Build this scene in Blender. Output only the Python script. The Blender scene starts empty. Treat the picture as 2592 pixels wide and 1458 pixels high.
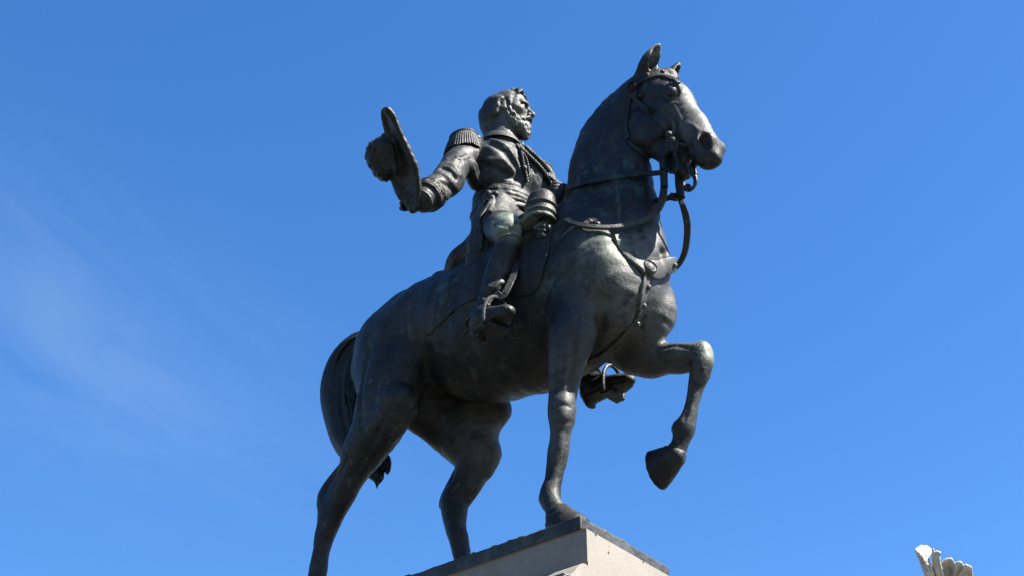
import bpy, bmesh, math, random
import numpy as np
from mathutils import Vector, Matrix
from mathutils.bvhtree import BVHTree

RES = 1.0            # grid scale of the sculpted surfaces (1 = final)

# ------------------------------------------------------------------ camera
f_px = 4000.0
pitch = math.radians(34.45)
aL = math.radians(51.1)
FH = np.array([-math.cos(aL), math.sin(aL), 0.0])
RT = np.array([FH[1], -FH[0], 0.0])
ZZ = np.array([0, 0, 1.0])
FW = math.cos(pitch) * FH + math.sin(pitch) * ZZ
UP = -math.sin(pitch) * FH + math.cos(pitch) * ZZ
PW = 1.15                      # plinth width
ZT = 6.475                     # height of the plinth top above the ground
def ray(px, py):
    return FW + (px - 1296) / f_px * RT - (py - 729) / f_px * UP
CAM = np.array([0, -PW / 2, 0]) - 10.9 * ray(1469, 1303.4)   # in statue coordinates (origin on the plinth top)

sc = bpy.context.scene
cam_data = bpy.data.cameras.new('camera')
cam = bpy.data.objects.new('camera', cam_data)
sc.collection.objects.link(cam)
cam_data.sensor_width = 36.0
cam_data.lens = 36.0 * f_px / 2592.0
cam_data.clip_start = 0.1
cam_data.clip_end = 6000.0
R3 = Matrix((RT.tolist(), UP.tolist(), (-FW).tolist())).transposed()
cam.matrix_world = Matrix.Translation(Vector((CAM[0], CAM[1], CAM[2] + ZT))) @ R3.to_4x4()
sc.camera = cam

# ------------------------------------------------------------------ light
SUN_EL, SUN_AZ = math.radians(50), math.radians(19)      # azimuth from +X towards +Y
sun_dir = Vector((math.cos(SUN_EL) * math.cos(SUN_AZ), math.cos(SUN_EL) * math.sin(SUN_AZ), math.sin(SUN_EL)))
sun_data = bpy.data.lights.new('sun', 'SUN')
sun_data.energy = 5.0
sun_data.angle = math.radians(0.5)
sun_data.color = (1.0, 0.95, 0.87)
sun = bpy.data.objects.new('sun', sun_data)
sc.collection.objects.link(sun)
sun.rotation_euler = sun_dir.to_track_quat('Z', 'Y').to_euler()
sun.location = (0, 0, 40)

world = bpy.data.worlds.new('World')
sc.world = world
world.use_nodes = True
wn = world.node_tree.nodes
wl = world.node_tree.links
bg = wn['Background']
sky = wn.new('ShaderNodeTexSky')
sky.sky_type = 'NISHITA'
sky.sun_disc = False
sky.sun_elevation = SUN_EL
sky.sun_rotation = math.pi / 2 - SUN_AZ
sky.air_density = 1.0
sky.dust_density = 0.3
sky.ozone_density = 3.0
hs = wn.new('ShaderNodeHueSaturation')
hs.inputs['Hue'].default_value = 0.506
hs.inputs['Saturation'].default_value = 1.29
hs.inputs['Value'].default_value = 1.155
wl.new(sky.outputs[0], hs.inputs['Color'])
# thin cirrus: streaked noise in a patch of the sky
tc = wn.new('ShaderNodeTexCoord')
def wmath(op, a, b=None, c=None, clamp=False):
    n = wn.new('ShaderNodeMath'); n.operation = op; n.use_clamp = clamp
    for i, x in enumerate((a, b, c)):
        if x is None: continue
        if isinstance(x, (int, float)): n.inputs[i].default_value = x
        else: wl.new(x, n.inputs[i])
    return n.outputs[0]
def wdot(v):
    n = wn.new('ShaderNodeVectorMath'); n.operation = 'DOT_PRODUCT'
    wl.new(tc.outputs['Generated'], n.inputs[0]); n.inputs[1].default_value = tuple(v)
    return n.outputs['Value']
cc_ = ray(80, 800); cc_ /= np.linalg.norm(cc_)
su = ray(700, 1000) - ray(0, 620); su -= (su @ cc_) * cc_; su /= np.linalg.norm(su)
sv = np.cross(cc_, su)
cu, cv, cw = wdot(su), wdot(sv), wdot(cc_)
cmb = wn.new('ShaderNodeCombineXYZ')
wl.new(wmath('MULTIPLY', cu, 4.0), cmb.inputs[0]); wl.new(wmath('MULTIPLY', cv, 13.0), cmb.inputs[1]); wl.new(wmath('MULTIPLY', cw, 4.0), cmb.inputs[2])
cn = wn.new('ShaderNodeTexNoise'); cn.inputs['Scale'].default_value = 1.0; cn.inputs['Detail'].default_value = 6.0; cn.inputs['Roughness'].default_value = 0.55; cn.inputs['Distortion'].default_value = 0.9
wl.new(cmb.outputs[0], cn.inputs['Vector'])
rr2 = wmath('ADD', wmath('MULTIPLY', wmath('MULTIPLY', cu, cu), 34.0), wmath('MULTIPLY', wmath('MULTIPLY', cv, cv), 190.0))
msk = wmath('MULTIPLY', wmath('POWER', 2.718, wmath('MULTIPLY', rr2, -1.0)), wmath('GREATER_THAN', cw, 0.0))
cl_ = wmath('MULTIPLY', wmath('MULTIPLY', msk, wmath('MULTIPLY_ADD', cn.outputs[0], 2.6, -0.75, clamp=True)), 0.14, clamp=True)
mixc = wn.new('ShaderNodeMix'); mixc.data_type = 'RGBA'
wl.new(cl_, mixc.inputs['Factor']); wl.new(hs.outputs['Color'], mixc.inputs['A'])
mixc.inputs['B'].default_value = (3.5, 4.5, 5.4, 1)
wl.new(mixc.outputs['Result'], bg.inputs[0])
bg.inputs[1].default_value = 0.05
sc.view_settings.view_transform = 'Standard'
sc.view_settings.look = 'None'
sc.view_settings.gamma = 1.0
sc.view_settings.use_curve_mapping = False
sc.view_settings.exposure = 2.1

# ------------------------------------------------------------------ sculpting kit
def P(px, py, y=0.0):
    """point of the statue on the view ray of a photo pixel, at sideways distance y from the horse's middle plane"""
    d = ray(px, py)
    return CAM + (y - CAM[1]) / d[1] * d

def proj(p):
    q = np.asarray(p, float) - CAM
    z = q @ FW
    return 1296 + f_px * (q @ RT) / z, 729 - f_px * (q @ UP) / z

def catmull(rows, n):
    rows = np.asarray(rows, float)
    if len(rows) < 3 or n < 2:
        return rows
    ext = np.vstack([2 * rows[0] - rows[1], rows, 2 * rows[-1] - rows[-2]])
    out = []
    for i in range(len(rows) - 1):
        p0, p1, p2, p3 = ext[i:i + 4]
        for k in range(n):
            t = k / n
            out.append(0.5 * ((2 * p1) + (-p0 + p2) * t + (2 * p0 - 5 * p1 + 4 * p2 - p3) * t * t + (-p0 + 3 * p1 - 3 * p2 + p3) * t ** 3))
    out.append(rows[-1])
    return np.array(out)

class Sculpt:
    def __init__(self, lo, hi, h):
        h = h / RES
        self.h = h
        self.lo = np.array(lo, float)
        self.n = np.ceil((np.array(hi) - self.lo) / h).astype(int) + 1
        self.d = np.full(self.n, 1.0, np.float32)
        self.ax = [(self.lo[i] + h * np.arange(self.n[i])).astype(np.float32) for i in range(3)]
    def box(self, lo, hi):
        i0 = np.clip(np.floor((np.asarray(lo) - self.lo) / self.h).astype(int), 0, self.n)
        i1 = np.clip(np.ceil((np.asarray(hi) - self.lo) / self.h).astype(int) + 1, 0, self.n)
        if np.any(i1 <= i0):
            return None, None
        s = tuple(slice(a, b) for a, b in zip(i0, i1))
        return s, (self.ax[0][s[0]][:, None, None], self.ax[1][s[1]][None, :, None], self.ax[2][s[2]][None, None, :])
    def seg(self, p, q, m, lat):
        """distance to a tapered capsule with elliptic section; p, q = (x, y, z, a, b)"""
        A, B = p[:3], q[:3]
        r = max(p[3], p[4], q[3], q[4]) + m
        s, g = self.box(np.minimum(A, B) - r, np.maximum(A, B) + r)
        if s is None:
            return None, None
        D = B - A
        L = float(np.linalg.norm(D))
        u = D / L if L > 1e-6 else np.array([0, 0, 1.0])
        l = lat - (lat @ u) * u
        if np.linalg.norm(l) < 1e-3:
            l = np.array([1.0, 0, 0]) - u[0] * u
        l /= np.linalg.norm(l)
        n = np.cross(u, l)
        X, Y, Z = g[0] - np.float32(A[0]), g[1] - np.float32(A[1]), g[2] - np.float32(A[2])
        w = X * np.float32(u[0]) + Y * np.float32(u[1]) + Z * np.float32(u[2])
        t = np.clip(w / max(L, 1e-6), 0, 1)
        w -= t * np.float32(L)
        U = X * np.float32(l[0]) + Y * np.float32(l[1]) + Z * np.float32(l[2])
        V = X * np.float32(n[0]) + Y * np.float32(n[1]) + Z * np.float32(n[2])
        a = np.float32(p[3]) + t * np.float32(q[3] - p[3])
        b = np.float32(p[4]) + t * np.float32(q[4] - p[4])
        U /= b; V /= a; w /= np.minimum(a, b)
        k0 = np.sqrt(U * U + V * V + w * w) + 1e-5
        U /= b; V /= a; w /= np.minimum(a, b)
        k1 = np.sqrt(U * U + V * V + w * w) + 1e-5
        return s, k0 * (k0 - 1) / k1
    def chain(self, rows, k=0.04, n=4, lat=(0, 1, 0), mode='add', inner=0.0):
        """rows of (x, y, z, a[, b]); smooth union with what is there"""
        rows = [list(r) + [r[3]] if len(r) == 4 else list(r) for r in rows]
        pts = catmull(rows, n)
        pts[:, 3:] = np.maximum(pts[:, 3:], 0.004)
        lat = np.asarray(lat, float)
        # the chain is first made whole in a scratch field, then blended in
        rm = pts[:, 3:].max() + k + 4 * self.h
        s, g = self.box(pts[:, :3].min(0) - rm, pts[:, :3].max(0) + rm)
        if s is None:
            return self
        old = self.d
        tmp = np.full([q.stop - q.start for q in s], 1.0, np.float32)
        off = [q.start for q in s]
        for i in range(max(1, len(pts) - 1)):
            j = min(i + 1, len(pts) - 1)
            ss, e = self.seg(pts[i], pts[j], k + 3 * self.h, lat)
            if ss is None:
                continue
            ls = tuple(slice(q.start - o, q.stop - o) for q, o in zip(ss, off))
            v = tmp[ls]
            np.copyto(v, smin(v, e, inner))
        if mode == 'add':
            old[s] = smin(old[s], tmp, k)
        elif mode == 'cut':
            old[s] = -smin(-old[s], tmp, k)
        elif mode == 'and':
            keep = old[s].copy()
            old[...] = 1.0
            old[s] = -smin(-keep, -tmp, k)
        return self
    def ball(self, c, r, k=0.04, **kw):
        """ellipsoid: c centre, r = radius or (along, a, b)"""
        c = np.asarray(c, float)
        if np.isscalar(r):
            return self.chain([list(c) + [r, r]], k, 1, **kw)
        raise ValueError
    def line(self, pts, w, amp, n=4):
        """raise (amp > 0) or groove (amp < 0) the surface along a line"""
        if len(pts) < 2:
            return self
        pts = catmull(pts, n)
        w = np.broadcast_to(np.asarray(w, float), (len(pts),))
        for i in range(len(pts) - 1):
            pass
        m = 2.6 * w.max()
        s, g = self.box(pts.min(0) - m, pts.max(0) + m)
        if s is None:
            return self
        best = np.full([q.stop - q.start for q in s], 1e3, np.float32)
        for i in range(len(pts) - 1):
            A, D = pts[i], pts[i + 1] - pts[i]
            L2 = max(float(D @ D), 1e-9)
            X, Y, Z = g[0] - np.float32(A[0]), g[1] - np.float32(A[1]), g[2] - np.float32(A[2])
            t = np.clip((X * np.float32(D[0]) + Y * np.float32(D[1]) + Z * np.float32(D[2])) / np.float32(L2), 0, 1)
            q = (X - t * np.float32(D[0])) ** 2 + (Y - t * np.float32(D[1])) ** 2 + (Z - t * np.float32(D[2])) ** 2
            np.minimum(best, q, out=best)
        self.d[s] -= np.float32(amp) * np.exp(-best / np.float32(w.max() ** 2))
        return self
    def noise(self, scale, amp, seed=0, stretch=(1, 1, 1)):
        """soft lumps near the surface (hammered, hand-modelled bronze)"""
        rs = np.random.RandomState(seed)
        tot = 0
        acc = None
        X, Y, Z = (self.ax[0][:, None, None], self.ax[1][None, :, None], self.ax[2][None, None, :])
        sel = np.nonzero(np.abs(self.d) < 3 * self.h + amp * 2)
        x, y, z = self.ax[0][sel[0]], self.ax[1][sel[1]], self.ax[2][sel[2]]
        acc = np.zeros(len(x), np.float32)
        for i in range(14):
            v = rs.normal(size=3)
            v /= np.linalg.norm(v)
            fr = (0.6 + 0.9 * rs.rand()) * 2 * math.pi / scale
            v = v * fr * np.asarray(stretch)
            acc += np.sin(x * v[0] + y * v[1] + z * v[2] + rs.rand() * 6.28).astype(np.float32)
        self.d[sel] += np.float32(amp / 2.6) * acc
        return self
    def flatten_below(self, z):
        i = np.searchsorted(self.ax[2], z)
        zz = (np.float32(z) - self.ax[2])[None, None, :]
        np.maximum(self.d, zz, out=self.d)
        return self
    def half(self, p, nrm):
        """keep only the side the normal points away from"""
        nrm = np.asarray(nrm, float) / np.linalg.norm(nrm)
        e = (self.ax[0][:, None, None] - p[0]) * nrm[0] + (self.ax[1][None, :, None] - p[1]) * nrm[1] + (self.ax[2][None, None, :] - p[2]) * nrm[2]
        np.maximum(self.d, e.astype(np.float32), out=self.d)
        return self
    def probe(self, name):
        V, Q = surface_nets(self.d[::2, ::2, ::2], self.lo, self.h * 2, 1)
        add_hits(name, V, Q)
    def mesh(self, smooth=1):
        return surface_nets(self.d, self.lo, self.h, smooth)

def smin(a, b, k):
    if k <= 0:
        return np.minimum(a, b)
    hh = np.maximum(np.float32(k) - np.abs(a - b), 0) / np.float32(k)
    return np.minimum(a, b) - hh * hh * np.float32(k * 0.25)

def surface_nets(d, lo, h, smooth=1):
    d = d.copy()
    for a in range(3):
        sl = [slice(None)] * 3
        sl[a] = 0; d[tuple(sl)] = np.maximum(d[tuple(sl)], 1e-3)
        sl[a] = -1; d[tuple(sl)] = np.maximum(d[tuple(sl)], 1e-3)
    ins = d < 0
    cnt = np.zeros(np.array(d.shape) - 1, np.uint8)
    c = np.array(d.shape) - 1
    corners = [(i, j, k) for i in (0, 1) for j in (0, 1) for k in (0, 1)]
    for i, j, k in corners:
        cnt += ins[i:i + c[0], j:j + c[1], k:k + c[2]]
    cells = np.argwhere((cnt > 0) & (cnt < 8))
    idx = np.full(c, -1, np.int32)
    idx[tuple(cells.T)] = np.arange(len(cells), dtype=np.int32)
    cv = {o: d[cells[:, 0] + o[0], cells[:, 1] + o[1], cells[:, 2] + o[2]] for o in corners}
    acc = np.zeros((len(cells), 3), np.float64)
    num = np.zeros(len(cells), np.float64)
    for o in corners:
        for a in range(3):
            if o[a] == 0:
                o2 = list(o); o2[a] = 1; o2 = tuple(o2)
                v0, v1 = cv[o], cv[o2]
                m = (v0 < 0) != (v1 < 0)
                t = np.where(m, v0 / np.where(m, v0 - v1, 1), 0)
                pt = np.array(o, float)[None, :].repeat(len(cells), 0)
                pt[:, a] += t
                acc += pt * m[:, None]
                num += m
    V = (cells + acc / num[:, None]) * h + lo
    quads = []
    for a in range(3):
        b, e = (a + 1) % 3, (a + 2) % 3
        sl0 = [slice(1, -1)] * 3; sl0[a] = slice(0, -1)
        sl1 = [slice(1, -1)] * 3; sl1[a] = slice(1, None)
        s0, s1 = ins[tuple(sl0)], ins[tuple(sl1)]
        base = np.array([1, 1, 1]); base[a] = 0
        ed = np.argwhere(s0 != s1)
        flip = s0[tuple(ed.T)]
        ed = ed + base
        def cell(db, de):
            q = ed.copy(); q[:, b] += db; q[:, e] += de
            return idx[tuple(q.T)]
        q = np.stack([cell(-1, -1), cell(0, -1), cell(0, 0), cell(-1, 0)], 1)
        q[~flip] = q[~flip][:, ::-1]
        quads.append(q)
    Q = np.vstack(quads)
    for _ in range(smooth):
        s = np.zeros_like(V); w = np.zeros(len(V))
        for i in range(4):
            A, B = Q[:, i], Q[:, (i + 1) % 4]
            for x in range(3):
                s[:, x] += np.bincount(A, V[B, x], len(V)) + np.bincount(B, V[A, x], len(V))
            w += np.bincount(A, minlength=len(V)) + np.bincount(B, minlength=len(V))
        V = V + 0.5 * (s / np.maximum(w, 1)[:, None] - V)
    return V, Q

ROOT = None
HITS = {}
def link(o, parent=None):
    sc.collection.objects.link(o)
    if parent is not None:
        o.parent = parent
    return o

def mesh_obj(name, V, Q, mat, parent=None, smooth=True):
    me = bpy.data.meshes.new(name)
    V = np.asarray(V, np.float32)
    if isinstance(Q, np.ndarray):
        n, k = Q.shape
        me.vertices.add(len(V)); me.vertices.foreach_set('co', V.ravel())
        me.loops.add(n * k); me.loops.foreach_set('vertex_index', Q.ravel().astype(np.int32))
        me.polygons.add(n)
        me.polygons.foreach_set('loop_start', (np.arange(n) * k).astype(np.int32))
        me.polygons.foreach_set('loop_total', np.full(n, k, np.int32))
        me.update(calc_edges=True)
    else:
        me.from_pydata([tuple(v) for v in V], [], Q)
        me.update()
    me.polygons.foreach_set('use_smooth', np.full(len(me.polygons), smooth, bool))
    me.materials.append(mat)
    return link(bpy.data.objects.new(name, me), parent)

def sculpt_obj(name, S, mat, parent, smooth=1, hits=True):
    V, Q = S.mesh(smooth)
    o = mesh_obj(name, V, Q, mat, parent)
    if hits:
        add_hits(name, V, Q)
    return o

def add_hits(name, V, Q):
    HITS[name] = BVHTree.FromPolygons([tuple(v) for v in V], [tuple(int(i) for i in q) for q in Q])

def hit(px, py, names):
    """point and normal where the view ray of a pixel first meets the named surfaces"""
    d = ray(px, py); d = d / np.linalg.norm(d)
    best = None
    for nme in names:
        loc, nrm, i, dist = HITS[nme].ray_cast(Vector(CAM), Vector(d))
        if loc is not None and (best is None or dist < best[2]):
            best = (np.array(loc), np.array(nrm), dist)
    return best

def nearest(p, nme):
    loc, nrm, i, dist = HITS[nme].find_nearest(Vector(p))
    return np.array(loc), np.array(nrm)

class MB:
    """collects plain pieces into one mesh"""
    def __init__(self): self.v, self.f = [], []
    def add(self, v, fc):
        o = len(self.v)
        self.v += [tuple(map(float, q)) for q in v]
        self.f += [tuple(i + o for i in q) for q in fc]
        return self
    def tube(self, pts, r, seg=8, n=1, closed=False, rad=None):
        pts = np.asarray(pts, float)
        if n > 1: pts = catmull(pts, n)
        R = np.broadcast_to(np.asarray(r if rad is None else rad, float), (len(pts),)) if rad is None else np.interp(np.linspace(0, 1, len(pts)), np.linspace(0, 1, len(rad)), rad)
        T = np.gradient(pts, axis=0)
        T /= np.linalg.norm(T, axis=1)[:, None] + 1e-12
        if closed:
            T[0] = T[-1] = (pts[1] - pts[-2]) / (np.linalg.norm(pts[1] - pts[-2]) + 1e-12)
        ref = np.array([0, 0, 1.0]) if abs(T[0][2]) < 0.9 else np.array([1.0, 0, 0])
        N = np.cross(T[0], ref); N /= np.linalg.norm(N)
        v = []
        for i in range(len(pts)):
            N = N - (N @ T[i]) * T[i]; N /= np.linalg.norm(N)
            B = np.cross(T[i], N)
            for j in range(seg):
                a = 2 * math.pi * j / seg
                v.append(pts[i] + R[i] * (math.cos(a) * N + math.sin(a) * B))
        fc = [(i * seg + j, i * seg + (j + 1) % seg, (i + 1) * seg + (j + 1) % seg, (i + 1) * seg + j) for i in range(len(pts) - 1) for j in range(seg)]
        if not closed:
            fc += [tuple(range(seg))[::-1], tuple(len(pts) * seg - seg + j for j in range(seg))]
        return self.add(v, fc)
    def strap(self, pts, nrm, w, t, n=4, off=0.0, lift=0.25):
        """flat strap along pts, facing nrm; w width (scalar or list), t thickness"""
        pts = np.asarray(pts, float); nrm = np.asarray(nrm, float)
        W = np.asarray(w if np.ndim(w) else [w] * len(pts), float)
        rows = catmull(np.hstack([pts, nrm, W[:, None]]), n)
        pts, nrm, W = rows[:, :3], rows[:, 3:6], rows[:, 6]
        nrm = nrm / (np.linalg.norm(nrm, axis=1)[:, None] + 1e-12)
        T = np.gradient(pts, axis=0); T /= np.linalg.norm(T, axis=1)[:, None] + 1e-12
        nrm = nrm - (nrm * T).sum(1)[:, None] * T
        nrm = nrm / (np.linalg.norm(nrm, axis=1)[:, None] + 1e-12)
        B = np.cross(T, nrm)
        v = []
        prof = [(-.5, -1), (-.5, .55), (-.42, 1), (.42, 1), (.5, .55), (.5, -1)]
        for i in range(len(pts)):
            for a, c in prof:
                v.append(pts[i] + B[i] * W[i] * a + nrm[i] * (off + t * 0.5 * c))
        m = len(prof)
        fc = [(i * m + j, (i + 1) * m + j, (i + 1) * m + (j + 1) % m, i * m + (j + 1) % m) for i in range(len(pts) - 1) for j in range(m)]
        fc += [tuple(range(m)), tuple(len(v) - m + j for j in range(m))[::-1]]
        return self.add(v, fc)
    def lathe(self, prof, c, axis, seg=24):
        """prof rows (radius, height) round axis through c"""
        axis = np.asarray(axis, float) / np.linalg.norm(axis)
        ref = np.array([0, 0, 1.0]) if abs(axis[2]) < 0.9 else np.array([1.0, 0, 0])
        e1 = np.cross(axis, ref); e1 /= np.linalg.norm(e1); e2 = np.cross(axis, e1)
        v = [np.asarray(c) + axis * hh + r * (math.cos(2 * math.pi * j / seg) * e1 + math.sin(2 * math.pi * j / seg) * e2) for r, hh in prof for j in range(seg)]
        fc = [(i * seg + j, i * seg + (j + 1) % seg, (i + 1) * seg + (j + 1) % seg, (i + 1) * seg + j) for i in range(len(prof) - 1) for j in range(seg)]
        fc += [tuple(range(seg))[::-1], tuple((len(prof) - 1) * seg + j for j in range(seg))]
        return self.add(v, fc)
    def build(self, name, mat, parent=None, smooth=True, split=40):
        o = mesh_obj(name, np.array(self.v), self.f, mat, parent, smooth)
        bm = bmesh.new(); bm.from_mesh(o.data)
        bmesh.ops.recalc_face_normals(bm, faces=bm.faces[:])
        bm.to_mesh(o.data); bm.free()
        if smooth:
            md = o.modifiers.new('edges', 'EDGE_SPLIT'); md.split_angle = math.radians(split)
        return o

def R_(px, py, y, a, b=None):
    p = P(px, py, y)
    return [p[0], p[1], p[2], a, a if b is None else b]

# ------------------------------------------------------------------ the bronze horse
def new_mat(name):
    m = bpy.data.materials.new(name); m.use_nodes = True
    nt = m.node_tree
    class N: pass
    N.nt, N.n, N.l, N.p = nt, nt.nodes, nt.links, nt.nodes['Principled BSDF']
    N.tc = nt.nodes.new('ShaderNodeTexCoord')
    def noise(scale, detail=4, rough=.55, stretch=None, dist=0.0):
        t = nt.nodes.new('ShaderNodeTexNoise')
        t.inputs['Scale'].default_value = scale; t.inputs['Detail'].default_value = detail
        t.inputs['Roughness'].default_value = rough; t.inputs['Distortion'].default_value = dist
        if stretch:
            mp = nt.nodes.new('ShaderNodeMapping'); mp.inputs['Scale'].default_value = stretch
            nt.links.new(N.tc.outputs['Object'], mp.inputs['Vector']); nt.links.new(mp.outputs[0], t.inputs['Vector'])
        else:
            nt.links.new(N.tc.outputs['Object'], t.inputs['Vector'])
        return t.outputs[0]
    def put(x, sock):
        if isinstance(x, (int, float)): sock.default_value = x
        elif isinstance(x, tuple): sock.default_value = x if len(x) == 4 or sock.type == 'VECTOR' else (*x, 1)
        else: nt.links.new(x, sock)
    def math_(op, a, b=None, c=None, clamp=False):
        t = nt.nodes.new('ShaderNodeMath'); t.operation = op; t.use_clamp = clamp
        for i, x in enumerate((a, b, c)):
            if x is not None: put(x, t.inputs[i])
        return t.outputs[0]
    def ramp(x, lo, hi, a=0.0, b=1.0):
        t = nt.nodes.new('ShaderNodeMapRange'); t.interpolation_type = 'SMOOTHSTEP'
        put(x, t.inputs['Value']); t.inputs['From Min'].default_value = lo; t.inputs['From Max'].default_value = hi
        t.inputs['To Min'].default_value = a; t.inputs['To Max'].default_value = b
        return t.outputs[0]
    def mix(f, a, b):
        t = nt.nodes.new('ShaderNodeMix'); t.data_type = 'RGBA'
        put(f, t.inputs['Factor']); put(a, t.inputs['A']); put(b, t.inputs['B'])
        return t.outputs['Result']
    def near(c, r, inner=.35):
        t = nt.nodes.new('ShaderNodeVectorMath'); t.operation = 'DISTANCE'
        nt.links.new(N.tc.outputs['Object'], t.inputs[0]); t.inputs[1].default_value = tuple(float(q) for q in c)
        return ramp(t.outputs['Value'], r, r * inner)
    def bump(hgt, dist, strength=1.0):
        t = nt.nodes.new('ShaderNodeBump'); t.inputs['Distance'].default_value = dist; t.inputs['Strength'].default_value = strength
        put(hgt, t.inputs['Height']); nt.links.new(t.outputs[0], N.p.inputs['Normal'])
    N.noise, N.math, N.ramp, N.mix, N.near, N.bump, N.put = noise, math_, ramp, mix, near, bump, put
    return m, N

def bronze(name, patches=(), tone=1.0):
    m, N = new_mat(name)
    tone *= .42
    big = N.noise(2.6, 6, .62)
    streak = N.noise(5.0, 5, .6, (1.6, 1.6, .42))
    fine = N.noise(38, 3, .6)
    col = N.mix(N.ramp(big, .34, .66), tuple(tone * q for q in (.0100, .0110, .0122)), tuple(tone * q for q in (.035, .036, .034)))
    col = N.mix(N.ramp(streak, .50, .72, 0, .55), col, tuple(tone * q for q in (.060, .060, .054)))
    col = N.mix(N.ramp(fine, .42, .75, 0, .35), col, tuple(tone * q for q in (.012, .012, .0125)))
    # thin scattered verdigris
    vs = N.noise(4.2, 9, .72, None, .6)
    vz = N.noise(1.3, 2, .5)
    vmask = N.math('MULTIPLY', N.ramp(vs, .55, .68), N.ramp(vz, .42, .60, 0, .7))
    col = N.mix(vmask, col, (.040, .064, .062))
    fl = N.math('MULTIPLY', N.ramp(N.noise(17, 8, .75), .58, .68), N.ramp(N.noise(2.2, 3, .5), .46, .60, 0, .7))
    col = N.mix(fl, col, (.070, .082, .080))
    rs = N.noise(7.0, 6, .68, (1.5, 1.5, .22))
    rk = N.math('MULTIPLY', N.ramp(rs, .57, .66), N.ramp(N.noise(24, 5, .7), .40, .62, .15, .75))
    col = N.mix(rk, col, (.046, .054, .052))
    bl = N.ramp(N.noise(3.4, 7, .7), .54, .66, 0, .75)
    # patches: rain-worn pale green, teal, and greys, some painting sunlight on lit parts
    speck = N.noise(9.5, 9, .76)
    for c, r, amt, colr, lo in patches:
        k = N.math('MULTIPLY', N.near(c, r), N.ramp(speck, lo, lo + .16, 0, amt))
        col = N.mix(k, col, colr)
    col = N.mix(bl, col, N.mix(.30, (.006, .0066, .0072), col))
    N.put(col, N.p.inputs['Base Color'])
    N.put(N.ramp(fine, .3, .7, .45, .62), N.p.inputs['Roughness'])
    N.p.inputs['Metallic'].default_value = .0
    N.p.inputs['Specular IOR Level'].default_value = .24
    hgt = N.math('ADD', N.math('MULTIPLY', N.noise(55, 4, .6), .6), N.math('MULTIPLY', N.noise(16, 5, .6), 1.0))
    N.bump(hgt, .010, .55)
    return m
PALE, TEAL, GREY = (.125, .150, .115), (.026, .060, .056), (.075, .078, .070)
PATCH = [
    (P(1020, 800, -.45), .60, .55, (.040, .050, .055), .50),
    (P(1788, 300, 0), .46, .85, (.066, .065, .058), .36),  # head front: sunlight painted in as lighter grey
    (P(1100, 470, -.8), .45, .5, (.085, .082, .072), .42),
    (P(1640, 720, -.12), .80, .92, (.066, .066, .063), .34),  # sunlit chest, its brightness put into the colour
    (P(1428, 1010, -.35), .70, .65, (.046, .047, .047), .38),  # near foreleg greyed to paint in the sun on it
    (P(1745, 960, .35), .65, .65, (.048, .049, .049), .38),  # raised foreleg, painted lighter as if sunlit
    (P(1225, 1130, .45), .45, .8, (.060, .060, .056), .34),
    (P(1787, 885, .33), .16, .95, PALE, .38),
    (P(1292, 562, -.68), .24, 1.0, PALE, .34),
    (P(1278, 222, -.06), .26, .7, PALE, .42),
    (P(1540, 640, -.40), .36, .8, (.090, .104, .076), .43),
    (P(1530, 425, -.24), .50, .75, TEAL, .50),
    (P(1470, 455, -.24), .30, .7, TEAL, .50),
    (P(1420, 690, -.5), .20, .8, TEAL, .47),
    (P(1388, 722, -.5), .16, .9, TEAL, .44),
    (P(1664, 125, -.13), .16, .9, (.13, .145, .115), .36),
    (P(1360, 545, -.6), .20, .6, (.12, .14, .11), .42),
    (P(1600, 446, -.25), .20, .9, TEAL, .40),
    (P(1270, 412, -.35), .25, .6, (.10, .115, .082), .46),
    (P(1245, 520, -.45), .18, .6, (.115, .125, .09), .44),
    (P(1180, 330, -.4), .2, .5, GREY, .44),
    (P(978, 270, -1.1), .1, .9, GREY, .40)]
COAT_PATCH = [
    (P(1322, 285, -.12), .34, .85, (.078, .078, .068), .30),
    (P(1368, 440, -.10), .20, .9, (.110, .105, .088), .30),  # lit waistcoat, its light painted in as a pale patch
    (P(1100, 470, -.8), .45, .5, (.085, .082, .072), .42),
    (P(1292, 562, -.68), .24, 1.0, PALE, .34),
    (P(1278, 222, -.06), .26, .7, PALE, .42),
    (P(1360, 545, -.6), .20, .6, (.12, .14, .11), .42),
    (P(1270, 412, -.35), .25, .6, (.10, .115, .082), .46),
    (P(1245, 520, -.45), .18, .6, (.115, .125, .09), .44),
    (P(1180, 330, -.4), .2, .5, GREY, .44),
    (P(978, 270, -1.1), .1, .9, GREY, .40)]
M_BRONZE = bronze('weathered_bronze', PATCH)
M_COAT = bronze('coat_bronze', COAT_PATCH, tone=1.9)
M_PLINTH = bronze('plinth_bronze', tone=3.2)

ROOT = bpy.data.objects.new('equestrian_statue', None)
ROOT.location = (0, 0, ZT)
link(ROOT)
ROOT['label'] = 'dark weathered bronze statue of a rider raising his hat on a prancing horse'
ROOT['category'] = 'statue'

S = Sculpt((-3.15, -0.75, -0.02), (1.25, 0.75, 4.55), 0.010)
def mir(rows):
    return [[r[0], -r[1]] + list(r[2:]) for r in rows]
# barrel: x, z centre, half height, half width
S.chain([(x, 0, z, a, b) for x, z, a, b in [
    (0.05, 2.16, .36, .33), (-0.05, 2.20, .52, .44), (-0.35, 2.36, .72, .52), (-0.75, 2.39, .78, .56),
    (-1.2, 2.34, .66, .58), (-1.6, 2.42, .56, .55), (-1.95, 2.47, .52, .53), (-2.25, 2.44, .44, .45), (-2.45, 2.40, .34, .34)]], k=.05, n=3)
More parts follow.
